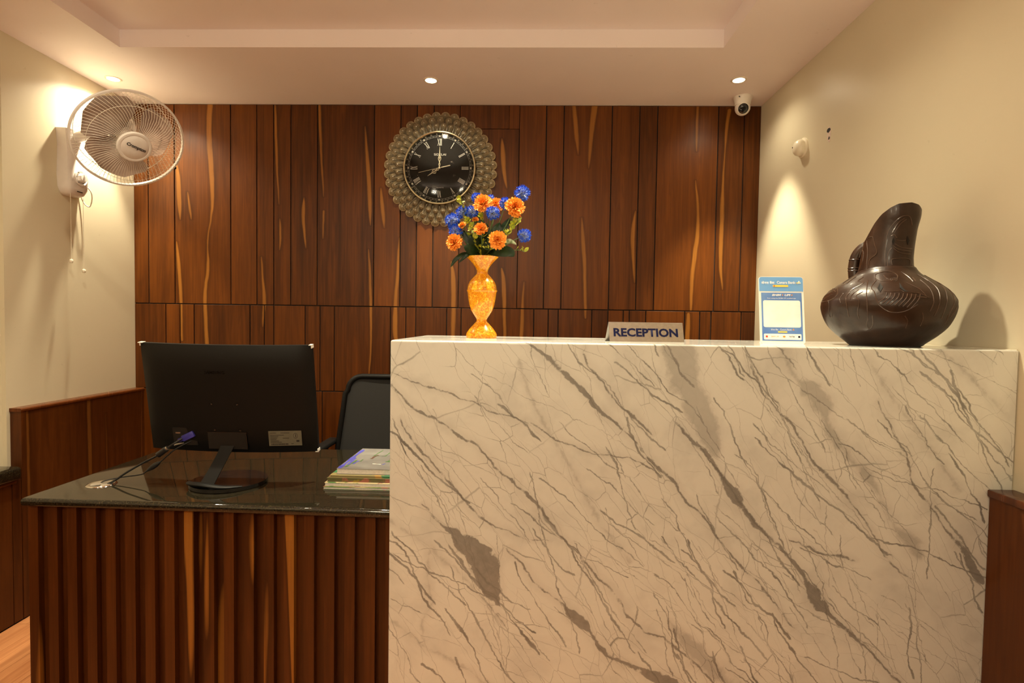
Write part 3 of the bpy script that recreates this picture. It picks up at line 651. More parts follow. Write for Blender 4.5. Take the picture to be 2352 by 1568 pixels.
M['film'] = pm('clear_wrap_remnant', (0.75, 0.72, 0.66), (0.85, 0.82, 0.76), 90, 0.2)
for x, z in ((-mw, mh), (mw, mh), (mw, 0.0)):
    b = B(); sgn = 1 if x > 0 else -1
    zz = z - 0.010 if z > 0.1 else z - 0.001
    box(b, x - 0.002 if sgn > 0 else x - 0.001, x + 0.001 if sgn > 0 else x + 0.002, 0.006, 0.0235, zz, zz + 0.011, 0.0006, 1)
    box(b, x - 0.009 if sgn > 0 else x - 0.006, x + 0.001 if sgn > 0 else x + 0.009, 0.006, 0.0235, z - 0.0008, z + 0.0012)
    obj('corner_wrap', b, M['film'], hs, None, TM)

# cables to the desk grommet
gx, gy = -1.381, 1.752
gr = thing('cable_grommet', 'chrome cable grommet let into the granite left of the monitor', 'grommet', (gx, gy, ZD))
b = B(); lathe(b, [(0.031, 0.0004), (0.031, 0.003), (0.036, 0.0042), (0.041, 0.003), (0.043, 0.0004)], 40); obj('rim', b, M['chrome'], gr, 50)
M['cap'] = pm('satin_grommet_cap', (0.52, 0.47, 0.40), None, 40, 0.3, 0.6)
b = B(); pts = [(0.0305 * math.cos(a), 0.0305 * math.sin(a)) for a in [math.radians(-60 + 300 * i / 30) for i in range(31)]] + [(0.004, -0.006)]
prism(b, pts, 0.0004, 0.0028); obj('cap', b, M['cap'], gr)
b = B(); lathe(b, [(0, 0.0006), (0.0305, 0.0006)], 32); obj('opening', b, M['groove'], gr)
M['cable'] = pm('black_cable', (0.012, 0.012, 0.013), None, 60, 0.35)
M['blue'] = pm('blue_plug', (0.03, 0.028, 0.24), (0.045, 0.04, 0.32), 60, 0.35)
vg = thing('display_cable', 'black display cable with a blue plug running from monitor to grommet', 'cable', (gx + 0.02, gy, ZD))
O = -Vector((gx + 0.02, gy, ZD))
Pw = [(-1.118, 1.782, 0.909), (-1.148, 1.762, 0.886), (-1.172, 1.765, 0.870), (-1.204, 1.765, 0.846), (-1.25, 1.765, 0.8215), (-1.305, 1.76, 0.7885), (-1.340, 1.756, 0.763), (-1.362, 1.754, 0.7515)]
b = B(); tube(b, spline([Vector(p) + O for p in Pw], 6), 0.0034, 8); obj('cord', b, M['cable'], vg, 60)
def bar(p, q, r0, r1, name, mat, par, n=12, s=1.0):
    b = B(); d = Vector(q) - Vector(p); tube(b, [Vector(p) + d * t for t in (0, 0.06, 0.94, 1)], [r0 * 0.7, r0, r1, r1 * 0.7], n, flat=s); return obj(name, b, mat, par, 40)
bar(Vector(Pw[2]) + O, Vector(Pw[3]) + O, 0.0095, 0.0095, 'ferrite_core', M['cable'], vg)
bar(Vector((-1.1685, 1.765, 0.8725)) + O, Vector((-1.1725, 1.765, 0.8695)) + O, 0.0075, 0.0075, 'ferrite_end', M['steel'], vg)
b = B(); box(b, -0.016, 0.026, -0.011, 0.011, -0.0105, 0.0105, 0.003, 2); box(b, -0.034, -0.014, -0.007, 0.007, -0.0065, 0.0065, 0.002, 1)
obj('plug', b, M['blue'], vg, 40, Matrix.Translation(Vector((-1.112, 1.782, 0.907)) + O) @ Matrix.Rotation(math.radians(-26), 4, 'Y'))
b = B(); tube(b, [(-0.024, 0.008, -0.012), (0.004, 0.008, -0.006)], 0.0028, 8); tube(b, [(-0.028, 0.008, -0.013), (-0.022, 0.008, -0.0115)], 0.0042, 8)
obj('thumbscrew', b, M['steel'], vg, 40, Matrix.Translation(Vector((-1.128, 1.772, 0.892)) + O))
pc = thing('power_cable', 'thin black power cable with an inline swelling beside the display cable', 'cable', (gx, gy, ZD))
O = -Vector((gx, gy, ZD))
Pw = [(-1.085, 1.792, 0.901), (-1.1443, 1.77, 0.8686), (-1.1983, 1.772, 0.8243), (-1.2481, 1.775, 0.79), (-1.2686, 1.776, 0.7785), (-1.3417, 1.782, 0.7655), (-1.384, 1.768, 0.757), (-1.392, 1.762, 0.7515)]
b = B(); tube(b, spline([Vector(p) + O for p in Pw], 6), 0.0021, 7); obj('cord', b, M['cable'], pc, 60)
b = B(); q0, q1 = Vector(Pw[2]) + O, Vector(Pw[3]) + O
tube(b, [q0.lerp(q1, t) for t in (0, .15, .35, .6, .85, 1)], [0.002, 0.006, 0.0085, 0.008, 0.005, 0.002], 10); obj('inline_filter', b, M['cable'], pc, 60)

# ------------------------------------------------------------------ books and magazines
def paint(name, base, blobs, rough=0.35):
    """printed cover: base tone with hand-drawn patches, each (colour, scale, lo, hi, seed)"""
    m, nt, bs = new_mat(name); tc = N(nt, 'ShaderNodeTexCoord'); col = base
    for c, s, lo, hi, seed in blobs:
        mp = N(nt, 'ShaderNodeMapping'); L(nt, tc.outputs['Object'], mp.inputs[0]); mp.inputs['Location'].default_value = (seed, seed * .7, seed * .3)
        col = mixc(nt, rng(nt, noise(nt, mp.outputs[0], s, 3).outputs[0], lo, hi), col, c)
    if isinstance(col, tuple): bs.inputs['Base Color'].default_value = (*col, 1)
    else: L(nt, col, bs.inputs['Base Color'])
    bs.inputs['Roughness'].default_value = rough; return m
M['paper'] = pm('paper_edge', (0.80, 0.74, 0.70), (0.70, 0.65, 0.61), 200, 0.8)
def book(label, x0, x1, y0, y1, z0, z1, cover, pages=None, rz=0.0, ct=0.0012, inset=0.002):
    t = thing('magazine', label, 'magazine', ((x0 + x1) / 2, (y0 + y1) / 2, z0), (0, 0, rz), 'magazines stacked on the worktop')
    hx, hy, h = (x1 - x0) / 2, (y1 - y0) / 2, z1 - z0
    b = B(); box(b, -hx + inset, hx - 0.001, -hy + inset, hy - inset, ct, h - ct); obj('pages', b, pages or M['paper'], t)
    b = B(); box(b, -hx, hx, -hy, hy, h - ct, h, 0.0004, 1); obj('front_cover', b, cover, t)
    b = B(); box(b, -hx, hx, -hy, hy, 0, ct, 0.0004, 1); obj('back_cover', b, cover, t)
    return t, hx, hy, h
bx1 = XC - 0.012
M['cv1'] = paint('green_cream_cover', (0.42, 0.36, 0.18), [((0.08, 0.16, 0.035), 9, 0.42, 0.5, 1.0), ((0.25, 0.08, 0.06), 30, 0.6, 0.65, 4.0)])
M['cv2'] = paint('cream_cover', (0.62, 0.50, 0.28), [((0.30, 0.11, 0.09), 22, 0.56, 0.62, 2.0), ((0.1, 0.2, 0.06), 14, 0.6, 0.64, 8.0)])
M['cv3'] = paint('olive_brown_cover', (0.13, 0.115, 0.045), [((0.36, 0.13, 0.09), 24, 0.52, 0.58, 3.0), ((0.35, 0.24, 0.03), 16, 0.56, 0.6, 6.0)])
M['cv4'] = paint('khaki_green_cover', (0.30, 0.25, 0.11), [((0.06, 0.22, 0.10), 13, 0.52, 0.56, 5.0), ((0.5, 0.30, 0.09), 20, 0.6, 0.63, 2.0)])
M['cv5'] = paint('grey_drawing_cover', (0.20, 0.19, 0.18), [((0.25, 0.24, 0.225), 8, 0.4, 0.6, 1.0)], 0.25)
z = ZD
book('green and cream magazine at the bottom of the stack beside the counter', -0.655, bx1, 1.757, 2.03, z, z + 0.0085, M['cv1']); z += 0.0088
book('cream magazine with white pages second from the bottom of the stack', -0.652, bx1, 1.762, 2.04, z, z + 0.0120, M['cv2']); z += 0.0123
book('olive magazine with reddish patches third from the bottom of the stack', -0.648, bx1, 1.772, 2.04, z, z + 0.0125, M['cv3'], M['cv3']); z += 0.0128
book('khaki and green magazine directly under the grey top book', -0.640, bx1, 1.776, 2.05, z, z + 0.0075, M['cv4'], M['cv4'], 0.0); z += 0.0078
t, hx, hy, h = book('thick grey book with blue and green scribbled drawing on top of the stack', -0.622, bx1, 1.789, 2.078, z, z + 0.0185, M['cv5'], None, 0.0, 0.0015)
ink = {'blue': pm('blue_crayon', (0.06, 0.06, 0.36), (0.09, 0.085, 0.42), 60, 0.5), 'green': pm('green_crayon', (0.06, 0.12, 0.04), (0.09, 0.16, 0.06), 60, 0.5), 'brown': pm('brown_crayon', (0.10, 0.045, 0.03), None, 60, 0.5), 'white': pm('white_crayon', (0.8, 0.76, 0.7), None, 60, 0.5)}
def stroke(par, pts, wd, c, h):
    b = B(); ps = spline(pts, 4); rows = []
    for i, p in enumerate(ps):
        d = ps[min(i + 1, len(ps) - 1)] - ps[max(i - 1, 0)]; n = Vector((-d.y, d.x, 0)).normalized() * wd * (0.75 + 0.35 * math.sin(i * 2.1))
        rows.append([p + n + Vector((0, 0, h)), p - n + Vector((0, 0, h))])
    quadgrid(b, rows); return obj('drawn_stroke', b, ink[c], par)
for pts, wd, c in (([(-hx + .008, -hy + .003, 0), (-hx + .008, 0, 0), (-hx + .010, hy - .02, 0)], .008, 'blue'), ([(-hx + .022, -hy + .05, 0), (-hx + .02, -.04, 0), (-hx + .018, 0.0, 0)], .006, 'blue'),
                   ([(-hx + .022, -hy + .02, 0), (-hx + .032, -.05, 0), (-hx + .030, -.03, 0)], .0045, 'green'), ([(-hx + .035, -hy + .06, 0), (-hx + .042, -.04, 0)], .004, 'blue'), ([(-hx + .05, -.05, 0), (-hx + .05, -.02, 0)], .003, 'green'),
                   ([(-.055, .03, 0), (-.05, .08, 0), (-.045, .12, 0)], .003, 'green'), ([(-.015, .03, 0), (-.01, .08, 0), (-.005, .13, 0)], .003, 'green'), ([(-.058, .035, 0), (-.01, .032, 0)], .002, 'green'),
                   ([(-.052, -.01, 0), (-.05, .02, 0), (-.042, .045, 0)], .0055, 'brown'), ([(.015, -.05, 0), (.022, -.02, 0), (.03, .0, 0)], .010, 'green'), ([(.018, -.04, 0), (.03, -.02, 0)], .007, 'brown'), ([(-.03, -.075, 0), (.0, -.08, 0)], .0025, 'white'), ([(.006, -.085, 0), (.012, -.07, 0)], .003, 'blue')):
    stroke(t, pts, wd, c, h + 0.0002 + random.random() * 0.0002)

# ------------------------------------------------------------------ office chair behind the desk
chr_ = thing('office_chair', 'black mesh-backed office chair half hidden behind the marble counter', 'chair', (-0.645, 2.62, 0))
M['mesh'] = pm('black_chair_mesh', (0.010, 0.010, 0.010), (0.018, 0.017, 0.016), 700, 0.7)
def bx(x, z):  # backrest surface
    return Vector((x, -0.02 + 0.10 * (0.72 - z) * -1.0 * 0.6 - 0.02 + 0.35 * x * x * -1 + 0.02, z))
out = []
hw0, hw1, zb, zt, rc = 0.252, 0.205, 0.56, 1.030, 0.065
prof = [(-hw0, zb + 0.05), (-hw0 + 0.006, 0.70), (-hw0 + 0.024, 0.85), (-hw1 - 0.012, 0.95)]
for a in range(0, 91, 15): prof.append((-hw1 + rc - rc * math.cos(math.radians(a)), zt - rc + rc * math.sin(math.radians(a))))
prof = prof + [(-x, z) for x, z in prof[::-1]] + [(hw0 - 0.05, zb), (-hw0 + 0.05, zb)]
pts = [bx(x, z) for x, z in prof]
b = B(); tube(b, pts, 0.0125, 8, True); obj('backrest_frame', b, M['blackp'], chr_, 60)
b = B(); rows = []
for i in range(13):
    z = zb + (zt - 0.006 - zb) * i / 12
    hw = hw0 if z < 0.62 else (hw0 - (z - 0.62) / (0.95 - 0.62) * 0.045 if z < 0.95 else max(0.14, (hw1 - rc) + math.sqrt(max(0, rc * rc - (max(0, z - (zt - rc))) ** 2))))
    rows.append([bx(-hw + 2 * hw * k / 12, z) + Vector((0, 0.002, 0)) for k in range(13)])
quadgrid(b, rows); obj('backrest_mesh', b, M['mesh'], chr_, 60)
b = B(); box(b, -0.24, 0.24, -0.46, -0.02, 0.43, 0.50, 0.03, 3); obj('seat', b, M['mesh'], chr_, 50)
for s in (-1, 1):
    b = B(); box(b, s * 0.275 - 0.026, s * 0.275 + 0.026, -0.24, 0.0, 0.712, 0.735, 0.010, 3); ar = obj('armrest', b, M['blackp'], chr_, 50)
    b = B(); tube(b, [(s * 0.275, -0.12, 0.713), (s * 0.275, -0.16, 0.55), (s * 0.24, -0.2, 0.46)], 0.014, 8); obj('armrest_post', b, M['blackp'], ar, 50)
b = B(); tube(b, [(0, -0.24, 0.44), (0, -0.24, 0.10)], 0.024, 12); obj('gas_column', b, M['gloss_black'], chr_, 50)
b = B(); tube(b, [(0, 0.02, 0.62), (0, 0.0, 0.5), (0, -0.15, 0.43)], 0.022, 8); obj('back_bar', b, M['blackp'], chr_, 50)
for k in range(5):
    a = k * 2 * PI / 5 + 0.3
    b = B(); tube(b, [(0, -0.24, 0.10), (0.26 * math.cos(a), -0.24 + 0.26 * math.sin(a), 0.065)], [0.024, 0.014], 8); lg = obj('base_leg', b, M['blackp'], chr_, 50)
    b = B(); lathe(b, [(0, -0.02), (0.028, -0.02), (0.028, 0.02), (0, 0.02)], 16); obj('caster', b, M['blackp'], lg, 40, Matrix.Translation((0.26 * math.cos(a), -0.24 + 0.26 * math.sin(a), 0.028)) @ frame_to((math.sin(a), -math.cos(a), 0)))
# ------------------------------------------------------------------ wall fan
FC = Vector((-1.737, 2.38, 2.059)); FN = Vector((0.667, -0.461, -0.585)).normalized(); RF = 0.210
FB = Vector((XL, 2.582, 1.858))
fan = thing('wall_fan', 'white oscillating wall fan with round wire guard high on the left wall', 'fan', FB)
FM = Matrix.Translation(FC - FB) @ frame_to(FN)
# wall bracket: a tall shell, wider and deeper at the foot
b = B(); rows = []
for z, hw, dp in ((0.0, 0.034, 0.030), (0.010, 0.050, 0.044), (0.035, 0.062, 0.053), (0.09, 0.066, 0.056), (0.16, 0.063, 0.054), (0.23, 0.061, 0.050), (0.285, 0.066, 0.050), (0.300, 0.070, 0.052)):
    r = [(0.0005, -hw, z)]
    for k in range(9):
        a = PI * k / 8; r.append((0.004 + (dp - 0.004) * min(1, math.sin(a) * 2.2), -hw * math.cos(a), z))
    r.append((0.0005, hw, z)); rows.append([Vector(p) for p in r])
G = quadgrid(b, rows, True); b.faces.new(G[0]); b.faces.new(G[-1][::-1]); mb = obj('wall_bracket', b, M['whitep'], fan, 50)
DM = Matrix.Translation((0.0555, 0.006, 0.088)) @ frame_to((1, 0, 0)) @ Matrix.Scale(1.25, 4)
b = B(); lathe(b, [(0.024, 0.0), (0.031, 0.0), (0.031, 0.004), (0.029, 0.005), (0.0265, 0.005), (0.024, 0.002)], 32); obj('dial_ring', b, M['whitep'], mb, 40, DM)
b = B(); lathe(b, [(0.0165, -0.002), (0.0165, 0.012), (0.0145, 0.0145), (0, 0.015)], 28); box(b, -0.0025, 0.0025, -0.014, 0.014, 0.014, 0.0185, 0.001, 1); obj('speed_knob', b, M['whitep'], mb, 40, DM)
for k in range(6):
    a = k * PI / 3; b = B(); box(b, 0.0205 * math.cos(a) - 0.0012, 0.0205 * math.cos(a) + 0.0012, 0.0205 * math.sin(a) - 0.0012, 0.0205 * math.sin(a) + 0.0012, 0.0, 0.0018); obj('dial_mark', b, M['ink'], mb, None, DM)
b = B(); box(b, -0.016, 0.016, -0.0022, 0.0022, 0, 0.0008); obj('badge', b, M['ink'], mb, None, Matrix.Translation((0.0520, 0.004, 0.022)) @ frame_to((0.9, 0, -0.35)))
# arm and motor
mc = FC - FN * 0.165 - FB
b = B(); tube(b, spline([(0.03, 0.0, 0.27), (0.09, -0.005, 0.285), (0.17, -0.02, 0.285), tuple(mc + Vector((-0.06, 0.03, -0.03))), tuple(mc)], 5), 0.024, 12); obj('arm', b, M['whitep'], fan, 50)
b = B(); lathe(b, [(0, -0.225), (0.030, -0.222), (0.052, -0.205), (0.060, -0.175), (0.062, -0.125), (0.055, -0.105), (0, -0.105)], 32); obj('motor_housing', b, M['whitep'], fan, 40, FM)
b = B(); tube(b, [(0, 0, -0.105), (0, 0, 0.02)], 0.006, 8); obj('shaft', b, M['steel'], fan, 40, FM)
def guard(prof, nw, swirl, rad, name, rings):
    b = B()
    for k in range(nw):
        a0 = 2 * PI * k / nw
        path = []
        for r, z in prof:
            f = (r - prof[0][0]) / (RF - prof[0][0]); a = a0 + swirl * f * f
            path.append((r * math.cos(a), r * math.sin(a), z))
        tube(b, path, rad, 4, cap=False)
    for r, z, q in rings: tube(b, [(r * math.cos(2 * PI * k / 64), r * math.sin(2 * PI * k / 64), z) for k in range(64)], q, 6, True)
    return obj(name, b, M['wire'], fan, 60, FM)
guard([(0.060, 0.066), (0.100, 0.064), (0.140, 0.056), (0.170, 0.044), (0.190, 0.030), (0.203, 0.014), (RF, 0.0)], 84, 0.28, 0.00065, 'front_guard', [(0.166, 0.0462, 0.0009), (0.062, 0.066, 0.0016)])
guard([(0.058, -0.106), (0.110, -0.100), (0.160, -0.084), (0.190, -0.056), (0.205, -0.026), (RF, -0.004)], 76, -0.28, 0.00065, 'rear_guard', [(0.130, -0.094, 0.0011), (0.183, -0.064, 0.0012)])
b = B(); lathe(b, [(RF - 0.003, -0.008), (RF + 0.004, -0.008), (RF + 0.0055, 0.0), (RF + 0.004, 0.006), (RF - 0.003, 0.006), (RF - 0.003, -0.008)], 72); obj('guard_rim', b, M['whitep'], fan, 40, FM)
b = B(); box(b, RF + 0.001, RF + 0.012, -0.006, 0.006, -0.006, 0.006, 0.002, 1); obj('rim_clip', b, M['blackp'], fan, None, FM @ Matrix.Rotation(math.radians(-22), 4, 'Z'))
# three broad blades
b = B(); nr, na = 9, 12; rows = []
for i in range(nr + 1):
    r = 0.030 + (0.184 - 0.030) * i / nr; t = i / nr
    half = math.radians(14 + 42 * math.sin(PI * min(1, t * 0.62 + 0.16)) ** 1.2) * (1 if t < 0.85 else math.sqrt(max(0.12, 1 - ((t - 0.85) / 0.16) ** 2)))
    lead = math.radians(18 * t)
    row = []
    for k in range(na + 1):
        q = k / na - 0.5; a = lead + 2 * half * q
        row.append((r * math.cos(a), r * math.sin(a), -0.035 + 0.052 * q * (1 - 0.35 * t) + 0.004 * math.sin(PI * (q + 0.5))))
    rows.append(row)
G = quadgrid(b, rows)
bmesh.ops.solidify(b, geom=b.faces[:], thickness=0.0016)
bm_ = mesh('blade', b, M['fanblade'], 50)
for a in (128, 10, 246): inst('blade', bm_, fan, FM @ Matrix.Rotation(math.radians(a), 4, 'Z'))
b = B(); lathe(b, [(0.036, -0.06), (0.038, -0.012), (0.030, -0.004), (0, -0.002)], 28); obj('blade_hub', b, M['fanblade'], fan, 40, FM)
b = B(); lathe(b, [(0.0655, 0.062), (0.0655, 0.069), (0.063, 0.0735), (0.054, 0.0755), (0.052, 0.0745), (0.050, 0.0757), (0.02, 0.0772), (0, 0.0774)], 48); hc = obj('hub_cap', b, M['whitep'], fan, 40, FM)
lettering('logo_lettering', 'Crompton', M['ink'], hc, FM @ Matrix.Translation((0.003, 0.003, 0.0790)) @ Matrix.Rotation(math.radians(-13), 4, 'Z'), width=0.076, height=0.019, bold=0.035)
# pull cords and lead
for (x, y, zt, zb_) in ((0.040, -0.036, 0.03, -0.300), (0.046, 0.030, 0.01, -0.340)):
    b = B(); tube(b, [(x, y, zt - 0.012), (x, y + 0.001, zb_ / 2), (x, y, zb_)], 0.0011, 6); pcd = obj('pull_cord', b, M['cord'], fan, 60)
    b = B(); lathe(b, [(0, 0.008), (0.005, 0.008), (0.0075, 0.004), (0.0075, -0.006), (0.005, -0.009), (0, -0.009)], 14); obj('cord_bead', b, M['cord'], pcd, 50, Matrix.Translation((x, y, zb_ - 0.006)))
b = B(); tube(b, spline([(0.03, 0.058, 0.07), (0.045, 0.080, 0.04), (0.04, 0.090, 0.0), (0.028, 0.089, -0.03), (0.012, 0.076, -0.015), (0.006, 0.060, 0.03)], 5), 0.0028, 7); obj('power_lead', b, M['cord'], fan, 60)

# ------------------------------------------------------------------ peacock feather clock
ck = thing('wall_clock', 'round wall clock framed by rings of bronze peacock feathers on the panelled wall', 'clock', (-0.488, YB, 2.112), (PI / 2, 0, 0))
def bronze():
    m, nt, bs = new_mat('antique_bronze_feather_shaded'); tc = N(nt, 'ShaderNodeTexCoord'); sx = N(nt, 'ShaderNodeSeparateXYZ'); L(nt, tc.outputs['Object'], sx.inputs[0])
    a = mth(nt, 'ARCTAN2', sx.outputs[0], mth(nt, 'ADD', sx.outputs[1], 0.012)); r = mth(nt, 'SINE', mth(nt, 'MULTIPLY', a, 26.0))
    rad = N(nt, 'ShaderNodeVectorMath', operation='LENGTH'); L(nt, tc.outputs['Object'], rad.inputs[0])
    f = mth(nt, 'MAXIMUM', rng(nt, r, -0.5, 0.7), mth(nt, 'MULTIPLY', rng(nt, rad.outputs['Value'], 0.0165, 0.0215, 0.0, 0.75), rng(nt, sx.outputs[1], -0.002, 0.004))); nz = noise(nt, tc.outputs['Object'], 90, 3)
    col = mixc(nt, f, (0.022, 0.015, 0.007), (0.54, 0.43, 0.265)); col = mixc(nt, rng(nt, nz.outputs[0], 0.5, 0.8), col, (0.20, 0.145, 0.08))
    col = mixc(nt, rng(nt, sx.outputs[1], -0.020, 0.002, 0.60, 0.0), col, (0.012, 0.008, 0.004)); L(nt, col, bs.inputs['Base Color']); bs.inputs['Metallic'].default_value = 0.25; bs.inputs['Roughness'].default_value = 0.34  # painted shade: colour darkens towards the quill, in the gaps between feathers
    bump(nt, bs, f, 0.6, 0.0012); return m
M['feather'] = bronze()
M['gem'] = pm('glass_gem', (0.75, 0.72, 0.66), (0.9, 0.86, 0.78), 100, 0.08, 0.3, spec=0.8)
def feather(hw, ln):
    """local y points outward, eye of the feather at the origin"""
    b = B(); rows = []
    nrad, nang = 3, 14
    for i in range(1, nrad + 1):
        f = i / nrad; row = []
        for k in range(nang + 1):
            a = -PI * 0.5 + PI * k / nang  # upper half circle
            row.append((hw * f * math.sin(a) if False else hw * f * math.cos(PI - PI * k / nang), hw * f * math.sin(PI * k / nang), 0.0105 * (1 - f ** 2.0)))
        rows.append(row)
    c = b.verts.new((0, 0, 0.0100)); G = quadgrid(b, rows)
    for k in range(nang): b.faces.new((c, G[0][k], G[0][k + 1]))
    # tapering quill towards the dial
    lo = [(-hw * 0.45, -ln, -0.002), (0, -ln, 0.004), (hw * 0.45, -ln, -0.002)]
    q = [b.verts.new(p) for p in lo]
    Lc = [G[i][0] for i in range(nrad - 1, -1, -1)]; Rc = [G[i][nang] for i in range(nrad)]
    chain = Lc + [c] + Rc
    half = len(Lc)
    for i in range(half): b.faces.new((chain[i], chain[i + 1], q[1] if i else q[1]) if i else (chain[0], chain[1], q[0]))
    b.faces.new((chain[1], q[1], q[0]))
    for i in range(half, len(chain) - 1):
        if i < len(chain) - 2: b.faces.new((chain[i], chain[i + 1], q[1]))
        else: b.faces.new((chain[i], chain[i + 1], q[2]))
    b.faces.new((chain[-2], q[2], q[1]))
    # rim skirt
    sk = [b.verts.new((v.co.x * 1.0, v.co.y, -0.004)) for v in G[-1]]
    for k in range(nang): b.faces.new((G[-1][k], G[-1][k + 1], sk[k + 1], sk[k]))
    nf = len(b.faces)
    tube(b, [(0, -ln * 0.95, 0.006), (0, -hw * 0.45, 0.0100), (0, -hw * 0.15, 0.0115)], [0.0008, 0.0016, 0.0028], 5)
    ball(b, (0, 0.001, 0.0108), 0.0038, 1, (0.8, 1.15, 0.7))
    b.faces.ensure_lookup_table()
    for f in b.faces[nf:]:
        if f.calc_center_median().length < 0.016 and abs(f.calc_center_median().x) < 0.004 and f.calc_center_median().z > 0.0085 and f.calc_center_median().y > -0.004: f.material_index = 1
    return mesh('feather', b, [M['feather'], M['gem']], 50)
NF = 36
b = B(); lathe(b, [(0, 0.001), (0.270, 0.001), (0.270, 0.006), (0.24, 0.014), (0, 0.014)], 48); obj('backplate', b, M['groove'], ck, 40)
for tip, hw, zz, ln, ph in ((0.307, 0.0245, 0.010, 0.060, 0.5), (0.2755, 0.0225, 0.019, 0.055, 0.0), (0.2430, 0.0195, 0.027, 0.050, 0.5)):
    me = feather(hw, ln)
    for k in range(NF):
        a = 2 * PI * (k + ph) / NF
        inst('feather', me, ck, Matrix.Rotation(-a, 4, 'Z') @ Matrix.Translation((0, tip - hw, zz)) @ Matrix.Rotation(math.radians(-9), 4, 'X'))
M['brass'] = pm('pale_brass', (0.55, 0.46, 0.30), (0.62, 0.53, 0.36), 60, 0.25, 0.9)
b = B(); lathe(b, [(0.181, 0.032), (0.183, 0.044), (0.187, 0.048), (0.192, 0.047), (0.1955, 0.040), (0.1965, 0.026), (0.181, 0.026)], 80); obj('bezel', b, M['brass'], ck, 40)
M['dial'] = pm('dark_brown_dial', (0.0075, 0.0055, 0.004), (0.010, 0.0075, 0.0055), 8, 0.6, spec=0.15)
b = B(); lathe(b, [(0, 0.036), (0.184, 0.036), (0.184, 0.030), (0, 0.030)], 72); dl = obj('dial', b, M['dial'], ck, 40)
M['silver'] = pm('silver_print', (0.62, 0.60, 0.55), (0.70, 0.68, 0.62), 60, 0.35, 0.2)
M['dullsilver'] = pm('dull_silver_print', (0.30, 0.29, 0.27), None, 60, 0.4)
b = B(); z0, z1 = 0.036, 0.0366
for r in (0.1632, 0.1704): lathe(b, [(r - 0.0006, z0), (r - 0.0006, z1), (r + 0.0006, z1), (r + 0.0006, z0)], 90)
for k in range(60):
    a = 2 * PI * k / 60; q = len(b.verts)
    bb = B(); box(bb, -0.0007, 0.0007, 0.1632, 0.1704, z0, z1); bmesh.ops.transform(bb, matrix=Matrix.Rotation(a, 4, 'Z'), verts=bb.verts[:])
    tmp = bpy.data.meshes.new('t'); bb.to_mesh(tmp); bb.free(); b.from_mesh(tmp); bpy.data.meshes.remove(tmp)
obj('minute_track', b, M['dullsilver'], dl)
def stroke2(b, x0, y0, x1, y1, wd):
    d = Vector((x1 - x0, y1 - y0, 0)); n = Vector((-d.y, d.x, 0)).normalized() * wd / 2
    lo = [b.verts.new(Vector((x, y, z0)) + s * n) for x, y, s in ((x0, y0, -1), (x0, y0, 1), (x1, y1, 1), (x1, y1, -1))]; hi = [b.verts.new(v.co + Vector((0, 0, 0.0007))) for v in lo]
    b.faces.new(hi)
    for i in range(4): b.faces.new((lo[i], lo[(i + 1) % 4], hi[(i + 1) % 4], hi[i]))
def roman(s):
    b = B(); H = 0.0345; wI, wV, wX = 0.0058, 0.0125, 0.0125; T = sum({'I': wI, 'V': wV, 'X': wX}[c] for c in s); x = -T / 2
    for c in s:
        wd = {'I': wI, 'V': wV, 'X': wX}[c]
        if c == 'I':
            stroke2(b, x + wd / 2, -H / 2, x + wd / 2, H / 2, 0.0026)
            for yy in (-H / 2, H / 2): stroke2(b, x + 0.0004, yy, x + wd - 0.0004, yy, 0.0010)
        elif c == 'V':
            stroke2(b, x + 0.0018, H / 2, x + wd / 2, -H / 2, 0.0026); stroke2(b, x + wd - 0.0018, H / 2, x + wd / 2, -H / 2, 0.0010)
            for xx in (x + 0.0018, x + wd - 0.0018): stroke2(b, xx - 0.0024, H / 2, xx + 0.0024, H / 2, 0.0010)
        else:
            stroke2(b, x + 0.0018, H / 2, x + wd - 0.0018, -H / 2, 0.0026); stroke2(b, x + wd - 0.0018, H / 2, x + 0.0018, -H / 2, 0.0010)
            for xx in (x + 0.0018, x + wd - 0.0018):
                for yy in (-H / 2, H / 2): stroke2(b, xx - 0.0024, yy, xx + 0.0024, yy, 0.0010)
        x += wd
    return b
for k, s in enumerate(('XII', 'I', 'II', 'III', 'IIII', 'V', 'VI', 'VII', 'VIII', 'IX', 'X', 'XI')):
    obj('numeral', roman(s), M['silver'], dl, None, Matrix.Rotation(-2 * PI * k / 12, 4, 'Z') @ Matrix.Translation((0, 0.1370, 0)))
    b = B(); ball(b, (0, 0.1675, 0.0375), 0.0058, 1, (1, 1, 0.6)); obj('hour_gem', b, M['gem'], dl, 20, Matrix.Rotation(-2 * PI * k / 12, 4, 'Z'))
lettering('maker_lettering', 'SIDELAI', M['silver'], dl, Matrix.Translation((0.002, 0.0715, 0.0368)), width=0.064, height=0.0112)
lettering('quartz_lettering', 'QUARTZ', M['dullsilver'], dl, Matrix.Translation((0.004, -0.1035, 0.0368)), width=0.038, height=0.0072)
M['gilt'] = pm('pale_gilt', (0.80, 0.72, 0.52), (0.86, 0.79, 0.60), 60, 0.3, 0.3)
